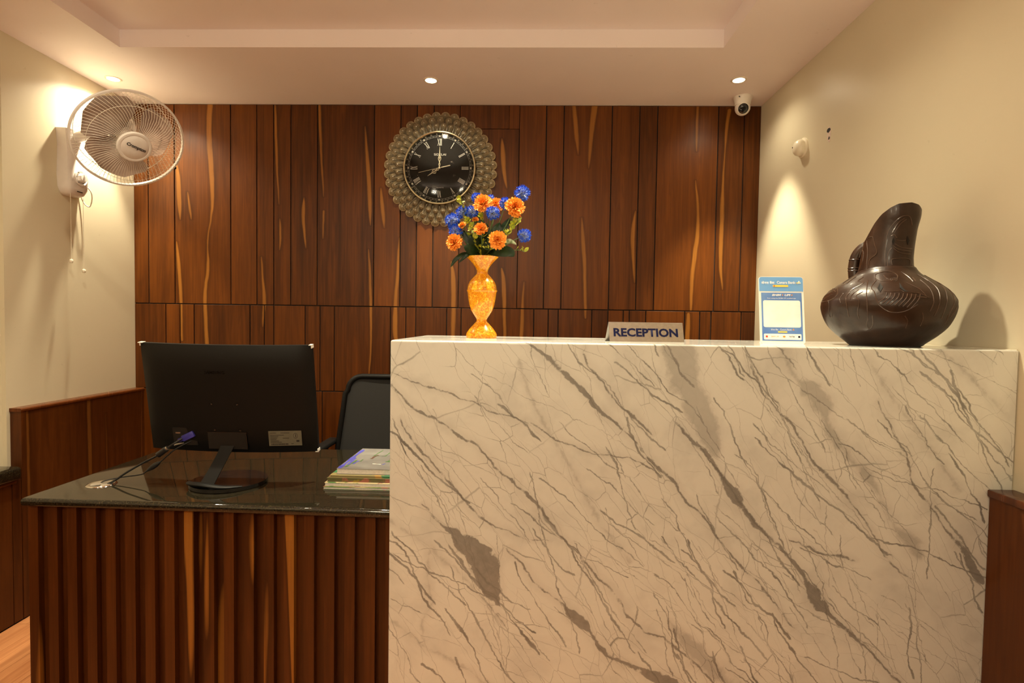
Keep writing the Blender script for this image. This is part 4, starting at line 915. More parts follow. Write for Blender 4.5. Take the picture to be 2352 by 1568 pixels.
def hand(ln, wd, zz, ang, name):
    b = B(); s = ln
    for sg in (-1, 1):
        tube(b, spline([(0, 0.006, zz), (sg * wd, s * 0.16, zz), (sg * wd * 0.25, s * 0.27, zz), (sg * wd * 1.7, s * 0.42, zz), (sg * wd * 1.2, s * 0.52, zz), (0, s * 0.62, zz)], 4), 0.0016, 5)
        tube(b, spline([(sg * wd * 0.25, s * 0.27, zz), (0, s * 0.40, zz), (sg * wd * 1.2, s * 0.52, zz)], 3), 0.0012, 5)
    tube(b, [(0, s * 0.6, zz), (0, s * 0.7, zz), (0, s, zz)], [0.0018, 0.0026, 0.0006], 6)
    tube(b, [(0, 0, zz), (0, s * 0.62, zz)], 0.0011, 5)
    return obj(name, b, M['gilt'], ck, 50, Matrix.Rotation(-math.radians(ang), 4, 'Z'))
hand(0.076, 0.0065, 0.0392, 236, 'hour_hand'); hand(0.112, 0.0040, 0.0408, 1, 'minute_hand')
b = B(); box(b, -0.0008, 0.0008, -0.02, 0.114, 0.0422, 0.0430); box(b, -0.0024, 0.0024, -0.060, -0.010, 0.0422, 0.0432, 0.0004, 1); obj('second_hand', b, M['gilt'], ck, None, Matrix.Rotation(-math.radians(257), 4, 'Z'))
b = B(); lathe(b, [(0.006, 0.036), (0.006, 0.0436), (0.004, 0.0448), (0, 0.0450)], 18); obj('hand_boss', b, M['gilt'], ck, 50)
def glassmat():
    m, nt, bs = new_mat('clock_glass'); nt.nodes.remove(bs); out = nt.nodes['Material Output']
    tr = N(nt, 'ShaderNodeBsdfTransparent'); gl = N(nt, 'ShaderNodeBsdfGlossy'); gl.inputs['Roughness'].default_value = 0.06; fr = N(nt, 'ShaderNodeFresnel'); fr.inputs[0].default_value = 1.30
    tc = N(nt, 'ShaderNodeTexCoord'); nz = noise(nt, tc.outputs['Object'], 30, 2); L(nt, mixc(nt, nz.outputs[0], (0.96, 0.96, 0.95), (1, 1, 1)), tr.inputs[0])
    mx = N(nt, 'ShaderNodeMixShader'); L(nt, fr.outputs[0], mx.inputs[0]); L(nt, tr.outputs[0], mx.inputs[1]); L(nt, gl.outputs[0], mx.inputs[2]); L(nt, mx.outputs[0], out.inputs[0]); return m
M['glass'] = glassmat()
b = B(); lathe(b, [(0, 0.0575), (0.05, 0.0568), (0.10, 0.0546), (0.14, 0.0515), (0.17, 0.0482), (0.1825, 0.0462)], 64); obj('glass', b, M['glass'], ck, 60)
# ------------------------------------------------------------------ orange vase
VX, VY = -0.1435, 1.70
def speckle(name, c1, c2, c3, s):
    m, nt, bs = new_mat(name); tc = N(nt, 'ShaderNodeTexCoord')
    n1 = noise(nt, tc.outputs['Object'], s, 4, 0.65, 0.8); n2 = noise(nt, tc.outputs['Object'], s * 0.45, 3, 0.6, 1.5)
    col = mixc(nt, rng(nt, n1.outputs[0], 0.46, 0.54), c1, c2); col = mixc(nt, rng(nt, n2.outputs[0], 0.55, 0.58), col, c3)
    L(nt, col, bs.inputs['Base Color']); bs.inputs['Roughness'].default_value = 0.28; bs.inputs['Coat Weight'].default_value = 0.25; bs.inputs['Coat Roughness'].default_value = 0.06; bs.inputs['Specular IOR Level'].default_value = 0.3
    return m
M['vase'] = speckle('orange_yellow_glaze', (0.58, 0.165, 0.003), (0.72, 0.29, 0.007), (0.80, 0.44, 0.035), 190)
va = thing('flower_vase', 'slender orange and yellow speckled vase holding the artificial flowers', 'vase', (VX, VY, ZC))
k_ = 0.00034
vp = [(135, 0), (137, 12), (138, 30), (133, 45), (110, 80), (82, 112), (58, 138), (48, 150), (45, 160), (50, 176), (65, 200), (82, 226), (97, 250), (112, 298), (122, 350), (129, 405), (131, 414), (136, 420), (137, 428), (132, 434), (130, 450), (124, 480), (112, 505), (94, 528), (74, 550), (59, 566), (51, 576), (49, 590), (50, 604), (58, 625), (70, 645), (90, 672), (114, 698), (138, 720), (143, 726)]
b = B(); lathe(b, [(0, 0.0)] + [(r * k_, z * k_) for r, z in vp] + [(140 * k_, 727 * k_), (108 * k_, 697 * k_), (66 * k_, 645 * k_), (45 * k_, 600 * k_), (40 * k_, 560 * k_), (0, 555 * k_)], 48); obj('body', b, M['vase'], va, 60)
zrim = ZC + 0.247
# ------------------------------------------------------------------ artificial flowers
def petalmat(name, inner, outer, r0, r1, extra=None):
    m, nt, bs = new_mat(name); tc = N(nt, 'ShaderNodeTexCoord'); ln = N(nt, 'ShaderNodeVectorMath', operation='LENGTH'); L(nt, tc.outputs['Object'], ln.inputs[0])
    nz = noise(nt, tc.outputs['Object'], 160, 2)
    f = rng(nt, mth(nt, 'ADD', ln.outputs['Value'], mth(nt, 'MULTIPLY_ADD', nz.outputs[0], 0.016, -0.008)), r0, r1)
    L(nt, mixc(nt, f, inner, outer), bs.inputs['Base Color']); bs.inputs['Roughness'].default_value = 0.6; bs.inputs['Specular IOR Level'].default_value = 0.25
    return m
M['orange'] = petalmat('orange_petal', (0.84, 0.19, 0.010), (0.97, 0.39, 0.060), 0.005, 0.018)
M['bluep'] = petalmat('blue_white_petal', (0.70, 0.78, 0.92), (0.008, 0.090, 0.66), 0.009, 0.0185)
M['stem'] = pm('green_stem', (0.05, 0.10, 0.02), (0.07, 0.13, 0.03), 40, 0.5)
M['leafd'] = pm('dark_green_leaf', (0.010, 0.030, 0.006), (0.022, 0.055, 0.012), 50, 0.35)
M['leafy'] = pm('yellow_green_leaf', (0.52, 0.47, 0.03), (0.24, 0.32, 0.035), 120, 0.45)
M['leafw'] = pm('white_edged_leaf', (0.50, 0.52, 0.36), (0.16, 0.26, 0.07), 130, 0.4)
def carnation(seed):
    """ruffled bloom: rings of notched petals on a dome, local z is the way it faces; radius about 0.024"""
    rr = random.Random(seed); b = B()
    for ring, (el, n, ln) in enumerate(((4, 11, 0.0245), (24, 11, 0.0235), (44, 9, 0.0220), (62, 7, 0.0195), (80, 4, 0.016))):
        for k in range(n):
            a = 2 * PI * (k + 0.5 * (ring % 2)) / n + rr.uniform(-.12, .12); e = math.radians(el + rr.uniform(-7, 7)); wd = ln * 0.40
            R_ = Matrix.Rotation(a, 4, 'Z') @ Matrix.Rotation(-e, 4, 'Y')
            l = ln * rr.uniform(0.9, 1.1); row0 = [(0.003, -0.0012, 0), (0.003, 0.0012, 0)]
            v = [b.verts.new(R_ @ Vector(p)) for p in ((0.003, -0.001, 0), (0.003, 0.001, 0), (l * 0.62, -wd * 0.75, 0.0012), (l * 0.66, 0, -0.0010), (l * 0.62, wd * 0.75, 0.0012))]
            tips = [b.verts.new(R_ @ Vector((l * (0.90 + 0.12 * (q % 2)) * rr.uniform(0.95, 1.05), wd * (q / 2.5 - 1), rr.uniform(-.0022, .0022)))) for q in range(6)]
            b.faces.new((v[0], v[3], v[2])); b.faces.new((v[0], v[1], v[3])); b.faces.new((v[1], v[4], v[3]))
            b.faces.new((v[2], v[3], tips[1], tips[0])); b.faces.new((v[3], tips[2], tips[1])); b.faces.new((v[3], tips[3], tips[2])); b.faces.new((v[3], v[4], tips[5], tips[4])); b.faces.new((v[3], tips[4], tips[3]))
    return mesh('petals', b, M['orange'])
def cornflower(seed):
    """spiky globe of narrow pointed petals"""
    rr = random.Random(seed); b = B(); n = 95
    for k in range(n):
        z = 1 - 1.72 * (k + 0.5) / n; a = k * 2.39996; s = math.sqrt(max(0, 1 - z * z)); d = Vector((s * math.cos(a), s * math.sin(a), z)); d = (d + Vector((rr.uniform(-.12, .12),) * 3)).normalized()
        R_ = frame_to(d) @ Matrix.Rotation(rr.uniform(0, 6.28), 4, 'Z'); l = 0.0235 * rr.uniform(0.86, 1.1); wd = 0.0034
        P_ = [(-0.0006, 0, 0.004), (0.0006, 0, 0.004), (wd, 0.001, l * 0.70), (-wd, 0.001, l * 0.70), (-wd * 0.8, rr.uniform(-.001, .002), l), (0, -0.0005, l * 0.80), (wd * 0.8, rr.uniform(-.001, .002), l)]
        v = [b.verts.new(R_ @ Vector(p)) for p in P_]
        b.faces.new((v[0], v[1], v[2], v[3])); b.faces.new((v[3], v[5], v[4])); b.faces.new((v[2], v[6], v[5])); b.faces.new((v[3], v[2], v[5]))
    return mesh('petals', b, M['bluep'])
OR = [carnation(s) for s in (1, 2, 3)]; BL = [cornflower(s) for s in (4, 5, 6)]
mouth = Vector((VX, VY, zrim))
def stem_to(par, c, base, face):
    b = B(); foot = Vector((VX + random.uniform(-.008, .008), VY + random.uniform(-.008, .008), zrim - 0.045)) - base
    lip = Vector((VX + (c.x - VX) * 0.22, VY + (c.y - VY) * 0.22, zrim + 0.004)) - base
    top = c - base - face * 0.004
    mid = lip.lerp(top, 0.55) + Vector((0, 0, 0.012)) + Vector(((c.x - VX) * 0.10, 0, 0))
    tube(b, spline([foot, lip, mid, top], 5), 0.0013, 5); obj('stem', b, M['stem'], par, 60)
    b = B(); lathe(b, [(0.0014, -0.012), (0.0045, -0.006), (0.0062, 0.0), (0.004, 0.002)], 10); obj('calyx', b, M['stem'], par, 50, Matrix.Translation(c - base) @ frame_to(face))
def flower(kind, c, face, scale, label, i):
    c = Vector(c); base = Vector((VX, VY, zrim - 0.045)); face = Vector(face).normalized()
    t = thing('orange_carnation' if kind == 'o' else 'blue_cornflower', label, 'flower', base, group='orange flowers in the vase' if kind == 'o' else 'blue flowers in the vase')
    me = (OR if kind == 'o' else BL)[i % 3]
    inst('petals', me, t, Matrix.Translation(c - base) @ frame_to(face) @ Matrix.Rotation(i * 1.3, 4, 'Z') @ Matrix.Scale(scale * 1.12, 4)); stem_to(t, c, base, face)
FL = [('o', (-0.142, 1.672, 1.650), (-0.05, -1, 0.35), 1.04, 'orange carnation highest left of centre, overlapping the clock side of the bouquet'),
      ('o', (-0.107, 1.735, 1.660), (0.1, -1, 0.5), 0.86, 'orange carnation half hidden behind the top of the bouquet between blue blooms'),
      ('o', (-0.047, 1.680, 1.643), (0.35, -1, 0.2), 1.12, 'large orange carnation at the upper right just under the tallest blue flower'),
      ('o', (-0.146, 1.655, 1.572), (0.0, -0.8, 0.6), 0.80, 'small orange carnation in the middle of the bouquet with drooping petals'),
      ('o', (-0.224, 1.668, 1.534), (-0.55, -1, 0.05), 0.98, 'orange carnation lowest on the left of the bouquet'),
      ('o', (-0.095, 1.638, 1.538), (0.15, -1, 0.05), 0.98, 'orange carnation low at the front right above the vase mouth'),
      ('o', (-0.204, 1.685, 1.588), (-0.3, -0.6, 0.6), 0.46, 'tiny orange bud among the blue flowers on the left'),
      ('o', (-0.166, 1.690, 1.606), (0, -0.6, 0.7), 0.40, 'tiny orange bud peeping out above the middle carnation'),
      ('b', (-0.026, 1.720, 1.694), (0.35, -0.7, 0.75), 0.98, 'blue cornflower tallest of all at the top right of the bouquet'),
      ('b', (-0.077, 1.700, 1.658), (0.1, -0.7, 0.7), 0.78, 'blue cornflower tucked left of the large upper right carnation'),
      ('b', (-0.110, 1.652, 1.620), (0.05, -0.8, 0.5), 0.88, 'blue cornflower at the front centre below the top carnations'),
      ('b', (-0.166, 1.730, 1.680), (-0.2, -0.6, 0.8), 0.72, 'blue cornflower at the top left against the clock dial edge'),
      ('b', (-0.208, 1.710, 1.632), (-0.4, -0.7, 0.6), 0.82, 'blue cornflower upper left in front of the clock feathers'),
      ('b', (-0.176, 1.690, 1.630), (-0.1, -0.8, 0.6), 0.80, 'pale blue cornflower left of the front centre one'),
      ('b', (-0.237, 1.700, 1.604), (-0.7, -0.7, 0.4), 0.94, 'blue cornflower farthest left of the bouquet'),
      ('b', (-0.226, 1.690, 1.571), (-0.6, -0.8, 0.1), 0.86, 'blue cornflower right above the lowest left carnation'),
      ('b', (-0.018, 1.700, 1.562), (0.8, -0.6, 0.1), 0.88, 'blue cornflower lowest on the right of the bouquet'),
      ('b', (-0.125, 1.752, 1.682), (0, -0.4, 0.9), 0.60, 'blue cornflower mostly hidden behind the top carnations')]
for i, f in enumerate(FL): flower(*f, i)
def leafmesh(b, M_, ln, wd, curl=0.2, fold=0.12):
    rows = []
    for i in range(7):
        t = i / 6; h = wd * (math.sin(PI * min(1, t * 0.92 + 0.06)) ** 0.8) * (1 if t < 1 else 0.02); z = -curl * ln * t * t
        rows.append([M_ @ Vector((-h, ln * t, z + fold * h)), M_ @ Vector((0, ln * t, z)), M_ @ Vector((h, ln * t, z + fold * h))])
    quadgrid(b, rows)
def along(p, d, roll=0.0):
    """matrix at p with local y along d"""
    d = Vector(d).normalized(); F = frame_to(d) ; return Matrix.Translation(p) @ F @ Matrix.Rotation(roll, 4, 'Z') @ Matrix.Rotation(-PI / 2, 4, 'X') @ Matrix.Rotation(PI, 4, 'Z') @ Matrix.Rotation(0, 4, 'Z')
base = Vector((VX, VY, zrim - 0.04))
def sprig(tip, label, n=16, sz=0.011, mat='leafy', seed=0):
    rr = random.Random(seed); t = thing('foliage_sprig', label, 'foliage', base, group='leafy sprigs in the vase'); tip = Vector(tip) - base
    lip = Vector((tip.x * 0.2, tip.y * 0.2, 0.044)); P_ = spline([Vector((0, 0, 0.0)), lip, lip.lerp(tip, 0.6) + Vector((tip.x * 0.1, 0, 0.01)), tip], 6)
    b = B(); tube(b, P_, 0.0010, 5); obj('stem', b, M['stem'], t, 60)
    for k in range(n):
        f = 0.50 + 0.62 * k / (n - 1) - 0.12; p = P_[min(len(P_) - 1, int(f * (len(P_) - 1)))]; d = Vector((rr.uniform(-1, 1), rr.uniform(-1, 0.5), rr.uniform(-0.1, 1.0)))
        b = B(); leafmesh(b, along(p, d, rr.uniform(0, 6)), sz * rr.uniform(0.9, 1.6), sz * 0.36, rr.uniform(-.2, .4)); obj('leaf', b, M[mat], t, 60)
    return t
for tip, lab, n, sz, sd in (((-0.212, 1.70, 1.676), 'yellow green sprig rising at the upper left over the clock dial', 26, 0.013, 1), ((-0.186, 1.668, 1.606), 'yellow green sprig in the left middle of the bouquet', 34, 0.013, 2), ((-0.036, 1.685, 1.606), 'yellow green sprig fanning out on the right of the bouquet', 40, 0.014, 3), ((-0.016, 1.69, 1.512), 'yellow green sprig drooping at the far lower right', 7, 0.015, 4), ((-0.120, 1.650, 1.515), 'yellow green sprig low at the front over the vase mouth', 18, 0.012, 5), ((-0.022, 1.70, 1.652), 'yellow green sprig behind the large upper right carnation', 18, 0.012, 6), ((-0.142, 1.66, 1.615), 'green sprig in the centre between the blue blooms', 24, 0.013, 7)):
    sprig(tip, lab, n, sz, 'leafy', sd)
def bigleaf(pts, wd, label, mat='leafd', tw=0.0):
    t = thing('broad_leaf', label, 'leaf', base, group='broad leaves in the vase'); P_ = spline([Vector(p) - base for p in pts], 6); n = len(P_)
    b = B(); rows = []
    for i, p in enumerate(P_):
        d = (P_[min(i + 1, n - 1)] - P_[max(i - 1, 0)]).normalized(); f = i / (n - 1); g = max(0, (f - 0.30) / 0.70); h = 0.0012 if g <= 0 else max(0.0012, wd * math.sin(PI * min(0.985, g * 0.95 + 0.04)) ** 0.75)
        s = d.cross(Vector((math.sin(tw), -math.cos(tw), 0.25))).normalized()
        rows.append([p - s * h, p - s * h * 0.5 + Vector((0, -0.001, -0.001)), p + Vector((0, -0.0016, -0.0016)), p + s * h * 0.5 + Vector((0, -0.001, -0.001)), p + s * h])
    quadgrid(b, rows); bmesh.ops.solidify(b, geom=b.faces[:], thickness=0.0006); obj('blade', b, M[mat], t, 60)
m0 = (VX, VY, zrim - 0.04)
for pts, wd, lab, mt in (([m0, (VX - .012, 1.69, zrim + .004), (-0.172, 1.672, 1.512), (-0.196, 1.66, 1.520)], 0.017, 'broad dark leaf leaning left over the vase rim', 'leafd'),
                         ([m0, (VX - .016, 1.69, zrim + .003), (-0.195, 1.678, 1.502), (-0.222, 1.672, 1.484), (-0.236, 1.67, 1.462)], 0.0070, 'narrow dark leaf hanging down to the left of the vase', 'leafd'),
                         ([m0, (VX - .012, 1.685, zrim + .003), (-0.185, 1.672, 1.498), (-0.212, 1.668, 1.474)], 0.0055, 'short narrow leaf under the hanging one', 'leafd'),
                         ([m0, (VX + .014, 1.688, zrim + .004), (-0.095, 1.668, 1.509), (-0.062, 1.662, 1.507), (-0.047, 1.66, 1.494)], 0.0175, 'broad dark leaf reaching right over the vase rim', 'leafd'),
                         ([m0, (VX + .004, 1.68, zrim + .006), (-0.128, 1.66, 1.524), (-0.120, 1.652, 1.512)], 0.014, 'rounded dark leaf at the front of the vase mouth', 'leafd'),
                         ([m0, (VX - .004, 1.70, zrim + .01), (-0.165, 1.69, 1.535), (-0.182, 1.685, 1.560)], 0.020, 'upright dark leaf behind the left carnation', 'leafd'),
                         ([m0, (VX + .004, 1.70, zrim + .01), (-0.112, 1.70, 1.55), (-0.092, 1.70, 1.60)], 0.022, 'upright dark leaf behind the front right carnation', 'leafd'),
                         ([m0, (VX - .006, 1.705, zrim + .01), (-0.178, 1.702, 1.54), (-0.205, 1.70, 1.575)], 0.017, 'dark leaf behind the blue flowers on the left', 'leafd'),
                         ([m0, (VX + .008, 1.705, zrim + .01), (-0.095, 1.705, 1.56), (-0.062, 1.705, 1.615)], 0.016, 'dark leaf rising behind the large upper right carnation', 'leafd'),
                         ([m0, (VX - .002, 1.715, zrim + .01), (-0.150, 1.725, 1.57), (-0.165, 1.728, 1.645)], 0.018, 'tall dark leaf behind the top left blooms', 'leafd'),
                         ([m0, (VX, 1.71, zrim + .01), (-0.142, 1.712, 1.55), (-0.136, 1.712, 1.600)], 0.024, 'upright dark leaf in the heart of the bouquet', 'leafd'),
                         ([m0, (VX + .010, 1.70, zrim + .008), (-0.085, 1.685, 1.532), (-0.062, 1.68, 1.542), (-0.041, 1.676, 1.532)], 0.0085, 'pale white-green leaf on the right below the blue flower', 'leafw')):
    bigleaf(pts, wd, lab, mt)

# ------------------------------------------------------------------ reception sign
sg = thing('reception_sign', 'brushed steel tent sign reading RECEPTION on the marble counter', 'sign', (0.3345, 1.600, ZC), (0, 0, 0.125))
W2, HH, DD = 0.1085, 0.0545, 0.030
fd = Vector((0, DD * 0.55, HH)); fn = Vector((0, -HH, DD * 0.55)).normalized()
b = B(); y0 = -0.018
prof = [(y0, 0.0), (y0 + 0.0165, HH), (y0 + 0.0185, HH + 0.0006), (y0 + 0.020, HH - 0.0006), (y0 + 0.052, 0.0)]
th = 0.0010
inner = [(y0 + th, 0.0), (y0 + 0.0173, HH - th), (y0 + 0.0185, HH - th), (y0 + 0.0192, HH - 0.0018), (y0 + 0.052 - th, 0.0)]
loop = prof + inner[::-1]
A = [b.verts.new((-W2, p[0], p[1])) for p in loop]; C_ = [b.verts.new((W2, p[0], p[1])) for p in loop]; n = len(loop)
for i in range(n): b.faces.new((A[i], A[(i + 1) % n], C_[(i + 1) % n], C_[i]))
for i in range(4): b.faces.new((A[i], A[i + 1], A[n - 2 - i], A[n - 1 - i])); b.faces.new((C_[i], C_[i + 1], C_[n - 2 - i], C_[n - 1 - i]))
sp = obj('folded_plate', b, M['steel'], sg, 30)
M['navy'] = pm('navy_print', (0.006, 0.007, 0.034), (0.008, 0.009, 0.042), 60, 0.7, spec=0.1)
fnv = Vector((0, -HH, 0.0165)).normalized()
lettering('sign_lettering', 'RECEPTION', M['navy'], sp, Matrix.Translation(Vector((-0.002, y0 + 0.0165 * 0.48, HH * 0.48)) + fnv * 0.0005) @ frame_to(fnv), width=0.188, height=0.0250, bold=0.034)

# ------------------------------------------------------------------ payment standee
qs = thing('payment_standee', 'blue and white payment card standee beside the clay pot', 'standee', (0.7315, 1.618, ZC), (math.radians(-9.5), 0, -0.06))
M['acry'] = pm('white_acrylic', (0.86, 0.85, 0.80), None, 20, 0.18)
M['sky'] = pm('sky_blue_print', (0.16, 0.40, 0.80), (0.19, 0.44, 0.84), 12, 0.3); M['royal'] = pm('royal_blue_print', (0.085, 0.20, 0.56), (0.17, 0.32, 0.66), 14, 0.3)
M['white'] = pm('white_print', (0.88, 0.88, 0.86), None, 20, 0.3); M['yel'] = pm('yellow_print', (0.90, 0.62, 0.10), None, 20, 0.35); M['red'] = pm('red_print', (0.6, 0.05, 0.02), None, 20, 0.35); M['org'] = pm('orange_print', (0.85, 0.30, 0.05), None, 20, 0.35)
def rrect(x0, x1, z0, z1, r, seg=4, sel='1111'):
    pts = []
    for (cx, cz, a0, on) in ((x1 - r, z1 - r, 0, sel[0]), (x0 + r, z1 - r, 90, sel[1]), (x0 + r, z0 + r, 180, sel[2]), (x1 - r, z0 + r, 270, sel[3])):
        if on == '1': pts += [(cx + r * math.cos(math.radians(a0 + 90 * k / seg)), cz + r * math.sin(math.radians(a0 + 90 * k / seg))) for k in range(seg + 1)]
        else: pts.append((x1 if a0 in (0, 270) else x0, z1 if a0 in (0, 90) else z0))
    return pts
SM = frame_to((0, -1, 0))   # local x right, y up, z to the viewer
def flat(name, pts, d, mat, par, t=0.0003):
    b = B(); prism(b, pts, d, d + t); return obj(name, b, mat, par, None, SM)
H = 0.197; hwid = 0.0625
card = flat('card', rrect(-hwid, hwid, 0, H, 0.008), -0.003, M['acry'], qs, 0.003)
hd = flat('header_panel', rrect(-hwid + .0012, hwid - .0012, 0.1535, H - .0012, 0.007, 4, '1100'), 0.0, M['sky'], card)
bl = flat('blue_panel', [(-0.0565, 0.008), (0.0565, 0.008), (0.0565, 0.1495), (-0.0565, 0.1495)], 0.0, M['royal'], card)
wp = flat('white_window', rrect(-0.052, 0.052, 0.0475, 0.1265, 0.005), 0.0003, M['white'], card)
wb2 = flat('white_strip', rrect(-0.052, 0.052, 0.0115, 0.0285, 0.003), 0.0003, M['white'], card)
def lt(s, x, z, mat, par, width, height=None, d=0.0007, bold=0.0, shear=0.0):
    return lettering('printed_lettering', s, mat, par, SM @ Matrix.Translation((x, z, d)), width=width, height=height, bold=bold, shear=shear)
lt('केनरा बैंक', -0.0365, 0.1795, M['white'], hd, 0.037, 0.0090, bold=0.02)
lt('Canara Bank', 0.0145, 0.1800, M['white'], hd, 0.052, 0.0080, bold=0.02)
flat('logo_triangle', [(0.044, 0.1765), (0.056, 0.1775), (0.0505, 0.1855)], 0.0004, M['white'], hd); flat('logo_triangle', [(0.0405, 0.1790), (0.0475, 0.1765), (0.0475, 0.1805)], 0.0006, M['yel'], hd); flat('logo_core', [(0.0485, 0.1788), (0.0525, 0.1790), (0.0505, 0.1825)], 0.0007, M['yel'], hd)
flat('slogan_bar', rrect(-0.023, 0.020, 0.1665, 0.1725, 0.0015), 0.0004, M['yel'], hd); flat('slogan_mark', [(-0.021, 0.167), (-0.0185, 0.167), (-0.0180, 0.172), (-0.0195, 0.172)], 0.0008, M['red'], hd)
lt('BHIM', -0.0135, 0.1425, M['white'], bl, 0.026, 0.0062, bold=0.03, shear=0.3); lt('UPI', 0.0175, 0.1425, M['white'], bl, 0.017, 0.0062, bold=0.03, shear=0.3)
flat('logo_arrow', [(0.0015, 0.1395), (0.0055, 0.1425), (0.0030, 0.1455)], 0.0006, M['org'], bl); flat('logo_arrow', [(0.0275, 0.1395), (0.0315, 0.1425), (0.0290, 0.1455)], 0.0006, M['org'], bl)
lt('Scan using any BHIM UPI enabled app', 0.0, 0.1328, M['white'], bl, 0.080, 0.0034, bold=0.01)
lt('केनरा बैंक', -0.022, 0.0408, M['white'], bl, 0.020, 0.0055); lt('Canara Bank', 0.0095, 0.0410, M['white'], bl, 0.032, 0.0050); flat('slogan_bar', rrect(-0.0125, 0.0130, 0.0320, 0.0362, 0.001), 0.0004, M['yel'], bl)
flat('logo_triangle', [(0.0275, 0.0392), (0.0335, 0.0394), (0.0305, 0.0440)], 0.0004, M['org'], bl)
lt('BHIM UPI', -0.021, 0.0205, M['org'], wb2, 0.020, 0.0040); lt('PAYTM', 0.0255, 0.0205, M['navy'], wb2, 0.014, 0.0042, bold=0.02)
flat('pay_icon', rrect(-0.047, -0.0415, 0.0175, 0.0230, 0.001), 0.0007, M['red'], wb2); flat('pay_icon', rrect(0.0005, 0.0075, 0.0180, 0.0230, 0.002), 0.0007, M['org'], wb2); flat('pay_icon', [(0.0455 + 0.003 * math.cos(a * PI / 8), 0.0203 + 0.003 * math.sin(a * PI / 8)) for a in range(16)], 0.0007, M['navy'], wb2)
b = B(); box(b, -0.050, 0.050, 0.0, 0.045, 0.0, 0.003, 0.001, 1); obj('foot', b, M['acry'], qs, None, Matrix.Rotation(math.radians(9.5), 4, 'X'))

# ------------------------------------------------------------------ carved clay pot
PX, PY, PS = 0.998, 1.588, 0.845
M['clay'] = pm('dark_brown_glazed_clay', (0.020, 0.0085, 0.0045), (0.031, 0.0132, 0.0068), 30, 0.34, bmp=0.0012, coat=0.06, spec=0.36)
M['carve'] = pm('incised_clay_line', (0.050, 0.026, 0.016), (0.070, 0.036, 0.022), 60, 0.3, coat=0.3)
pt = thing('clay_pot', 'dark brown carved clay pitcher with slanted spout on the right of the counter', 'pot', (PX, PY, ZC), (0, 0, math.radians(-32.2)))
pt.scale = (PS, PS, 0.950)
bp = [(0.098, 0.0), (0.104, 0.003), (0.112, 0.010), (0.140, 0.031), (0.166, 0.056), (0.182, 0.085), (0.1885, 0.108), (0.1885, 0.120), (0.186, 0.132), (0.177, 0.147), (0.163, 0.162), (0.140, 0.179), (0.115, 0.194), (0.096, 0.206), (0.087, 0.214), (0.0815, 0.221), (0.0775, 0.227), (0.070, 0.230)]
def prof_r(z):
    for (r0, z0), (r1, z1) in zip(bp, bp[1:]):
        if z0 <= z <= z1: return r0 + (r1 - r0) * (z - z0) / (z1 - z0)
    return bp[-1][0]
b = B(); sm = []
sm = [(p.x, p.y) for p in spline([(r, z, 0) for r, z in bp], 3)]; lathe(b, [(0, 0.0)] + sm, 72); obj('body', b, M['clay'], pt, 80)
def lerp_t(T, x):
    if x <= T[0][0]: return T[0][1]
    for (a, va_), (c, vc) in zip(T, T[1:]):
        if x <= c: return va_ + (vc - va_) * (x - a) / (c - a)
    return T[-1][1]
xlT = [(0.22, -0.0830), (0.231, -0.0800), (0.255, -0.0765), (0.273, -0.0745), (0.306, -0.0690), (0.34, -0.0660), (0.41, -0.0640)]
xrT = [(0.22, 0.0780), (0.231, 0.0725), (0.255, 0.0705), (0.29, 0.0725), (0.34, 0.0785), (0.373, 0.0865), (0.39, 0.0870), (0.41, 0.0850)]
ztT = [(-1.0, 0.302), (-0.9, 0.314), (-0.81, 0.328), (-0.65, 0.352), (-0.42, 0.376), (-0.1, 0.393), (0.17, 0.402), (0.64, 0.405), (0.9, 0.400), (1.0, 0.389)]
def neck(a, t, off=0.0):
    c = math.cos(a); zt_ = lerp_t(ztT, c); zt_ -= (zt_ - 0.29) * 0.55 * max(0.0, math.sin(a)) ** 1.3; z = 0.222 + (zt_ - 0.222) * t; xl, xr = lerp_t(xlT, z), lerp_t(xrT, z)
    xc, rx = (xl + xr) / 2, (xr - xl) / 2 + off
    return Vector((xc + rx * c, rx * 0.98 * math.sin(a), z))
b = B(); na, nt_ = 64, 16
rows = [[neck(2 * PI * k / na, j / nt_) for k in range(na)] for j in range(nt_ + 1)] + [[neck(2 * PI * k / na, j / nt_, -0.007) for k in range(na)] for j in range(nt_, -1, -1)]
quadgrid(b, rows, True); obj('spout', b, M['clay'], pt, 70)
b = B(); tube(b, spline([(-0.040, 0.050, 0.296), (-0.066, 0.062, 0.296), (-0.088, 0.066, 0.272), (-0.095, 0.066, 0.235), (-0.090, 0.062, 0.190)], 6), 0.0200, 12); hd_ = obj('handle', b, M['clay'], pt, 60)
b = B()
for z, x in ((0.236, -0.095), (0.228, -0.0948), (0.262, -0.0925)): tube(b, [(x + 0.0203 * math.cos(q * PI / 8), 0.066 + 0.0203 * math.sin(q * PI / 8), z) for q in range(16)], 0.0011, 5, True)
obj('handle_rings', b, M['carve'], hd_, 60)
def px2az(u, z, r=None):  # u: sideways position on the visible front; gives the point on the belly
    r = r or prof_r(z); u = max(-r * 0.995, min(r * 0.995, u)); return Vector((u, -math.sqrt(max(1e-9, r * r - u * u)), z))
S_ = 0.000302
def carveline(pts, rad=0.0013, name='carved_line'):
    """pts in the photograph's silhouette frame of the belly: sideways and height in units of the pot drawing"""
    b = B(); P_ = [px2az((x - 797) * S_, (1465 - y) * S_) for x, y in [(p.x, p.y) for p in spline([(q[0], q[1], 0) for q in pts], 5)]]
    P_ = [p * 1.0 + Vector((p.x, p.y, 0)).normalized() * 0.0004 for p in P_]
    tube(b, P_, rad, 5); return obj(name, b, M['carve'], pt, 60)
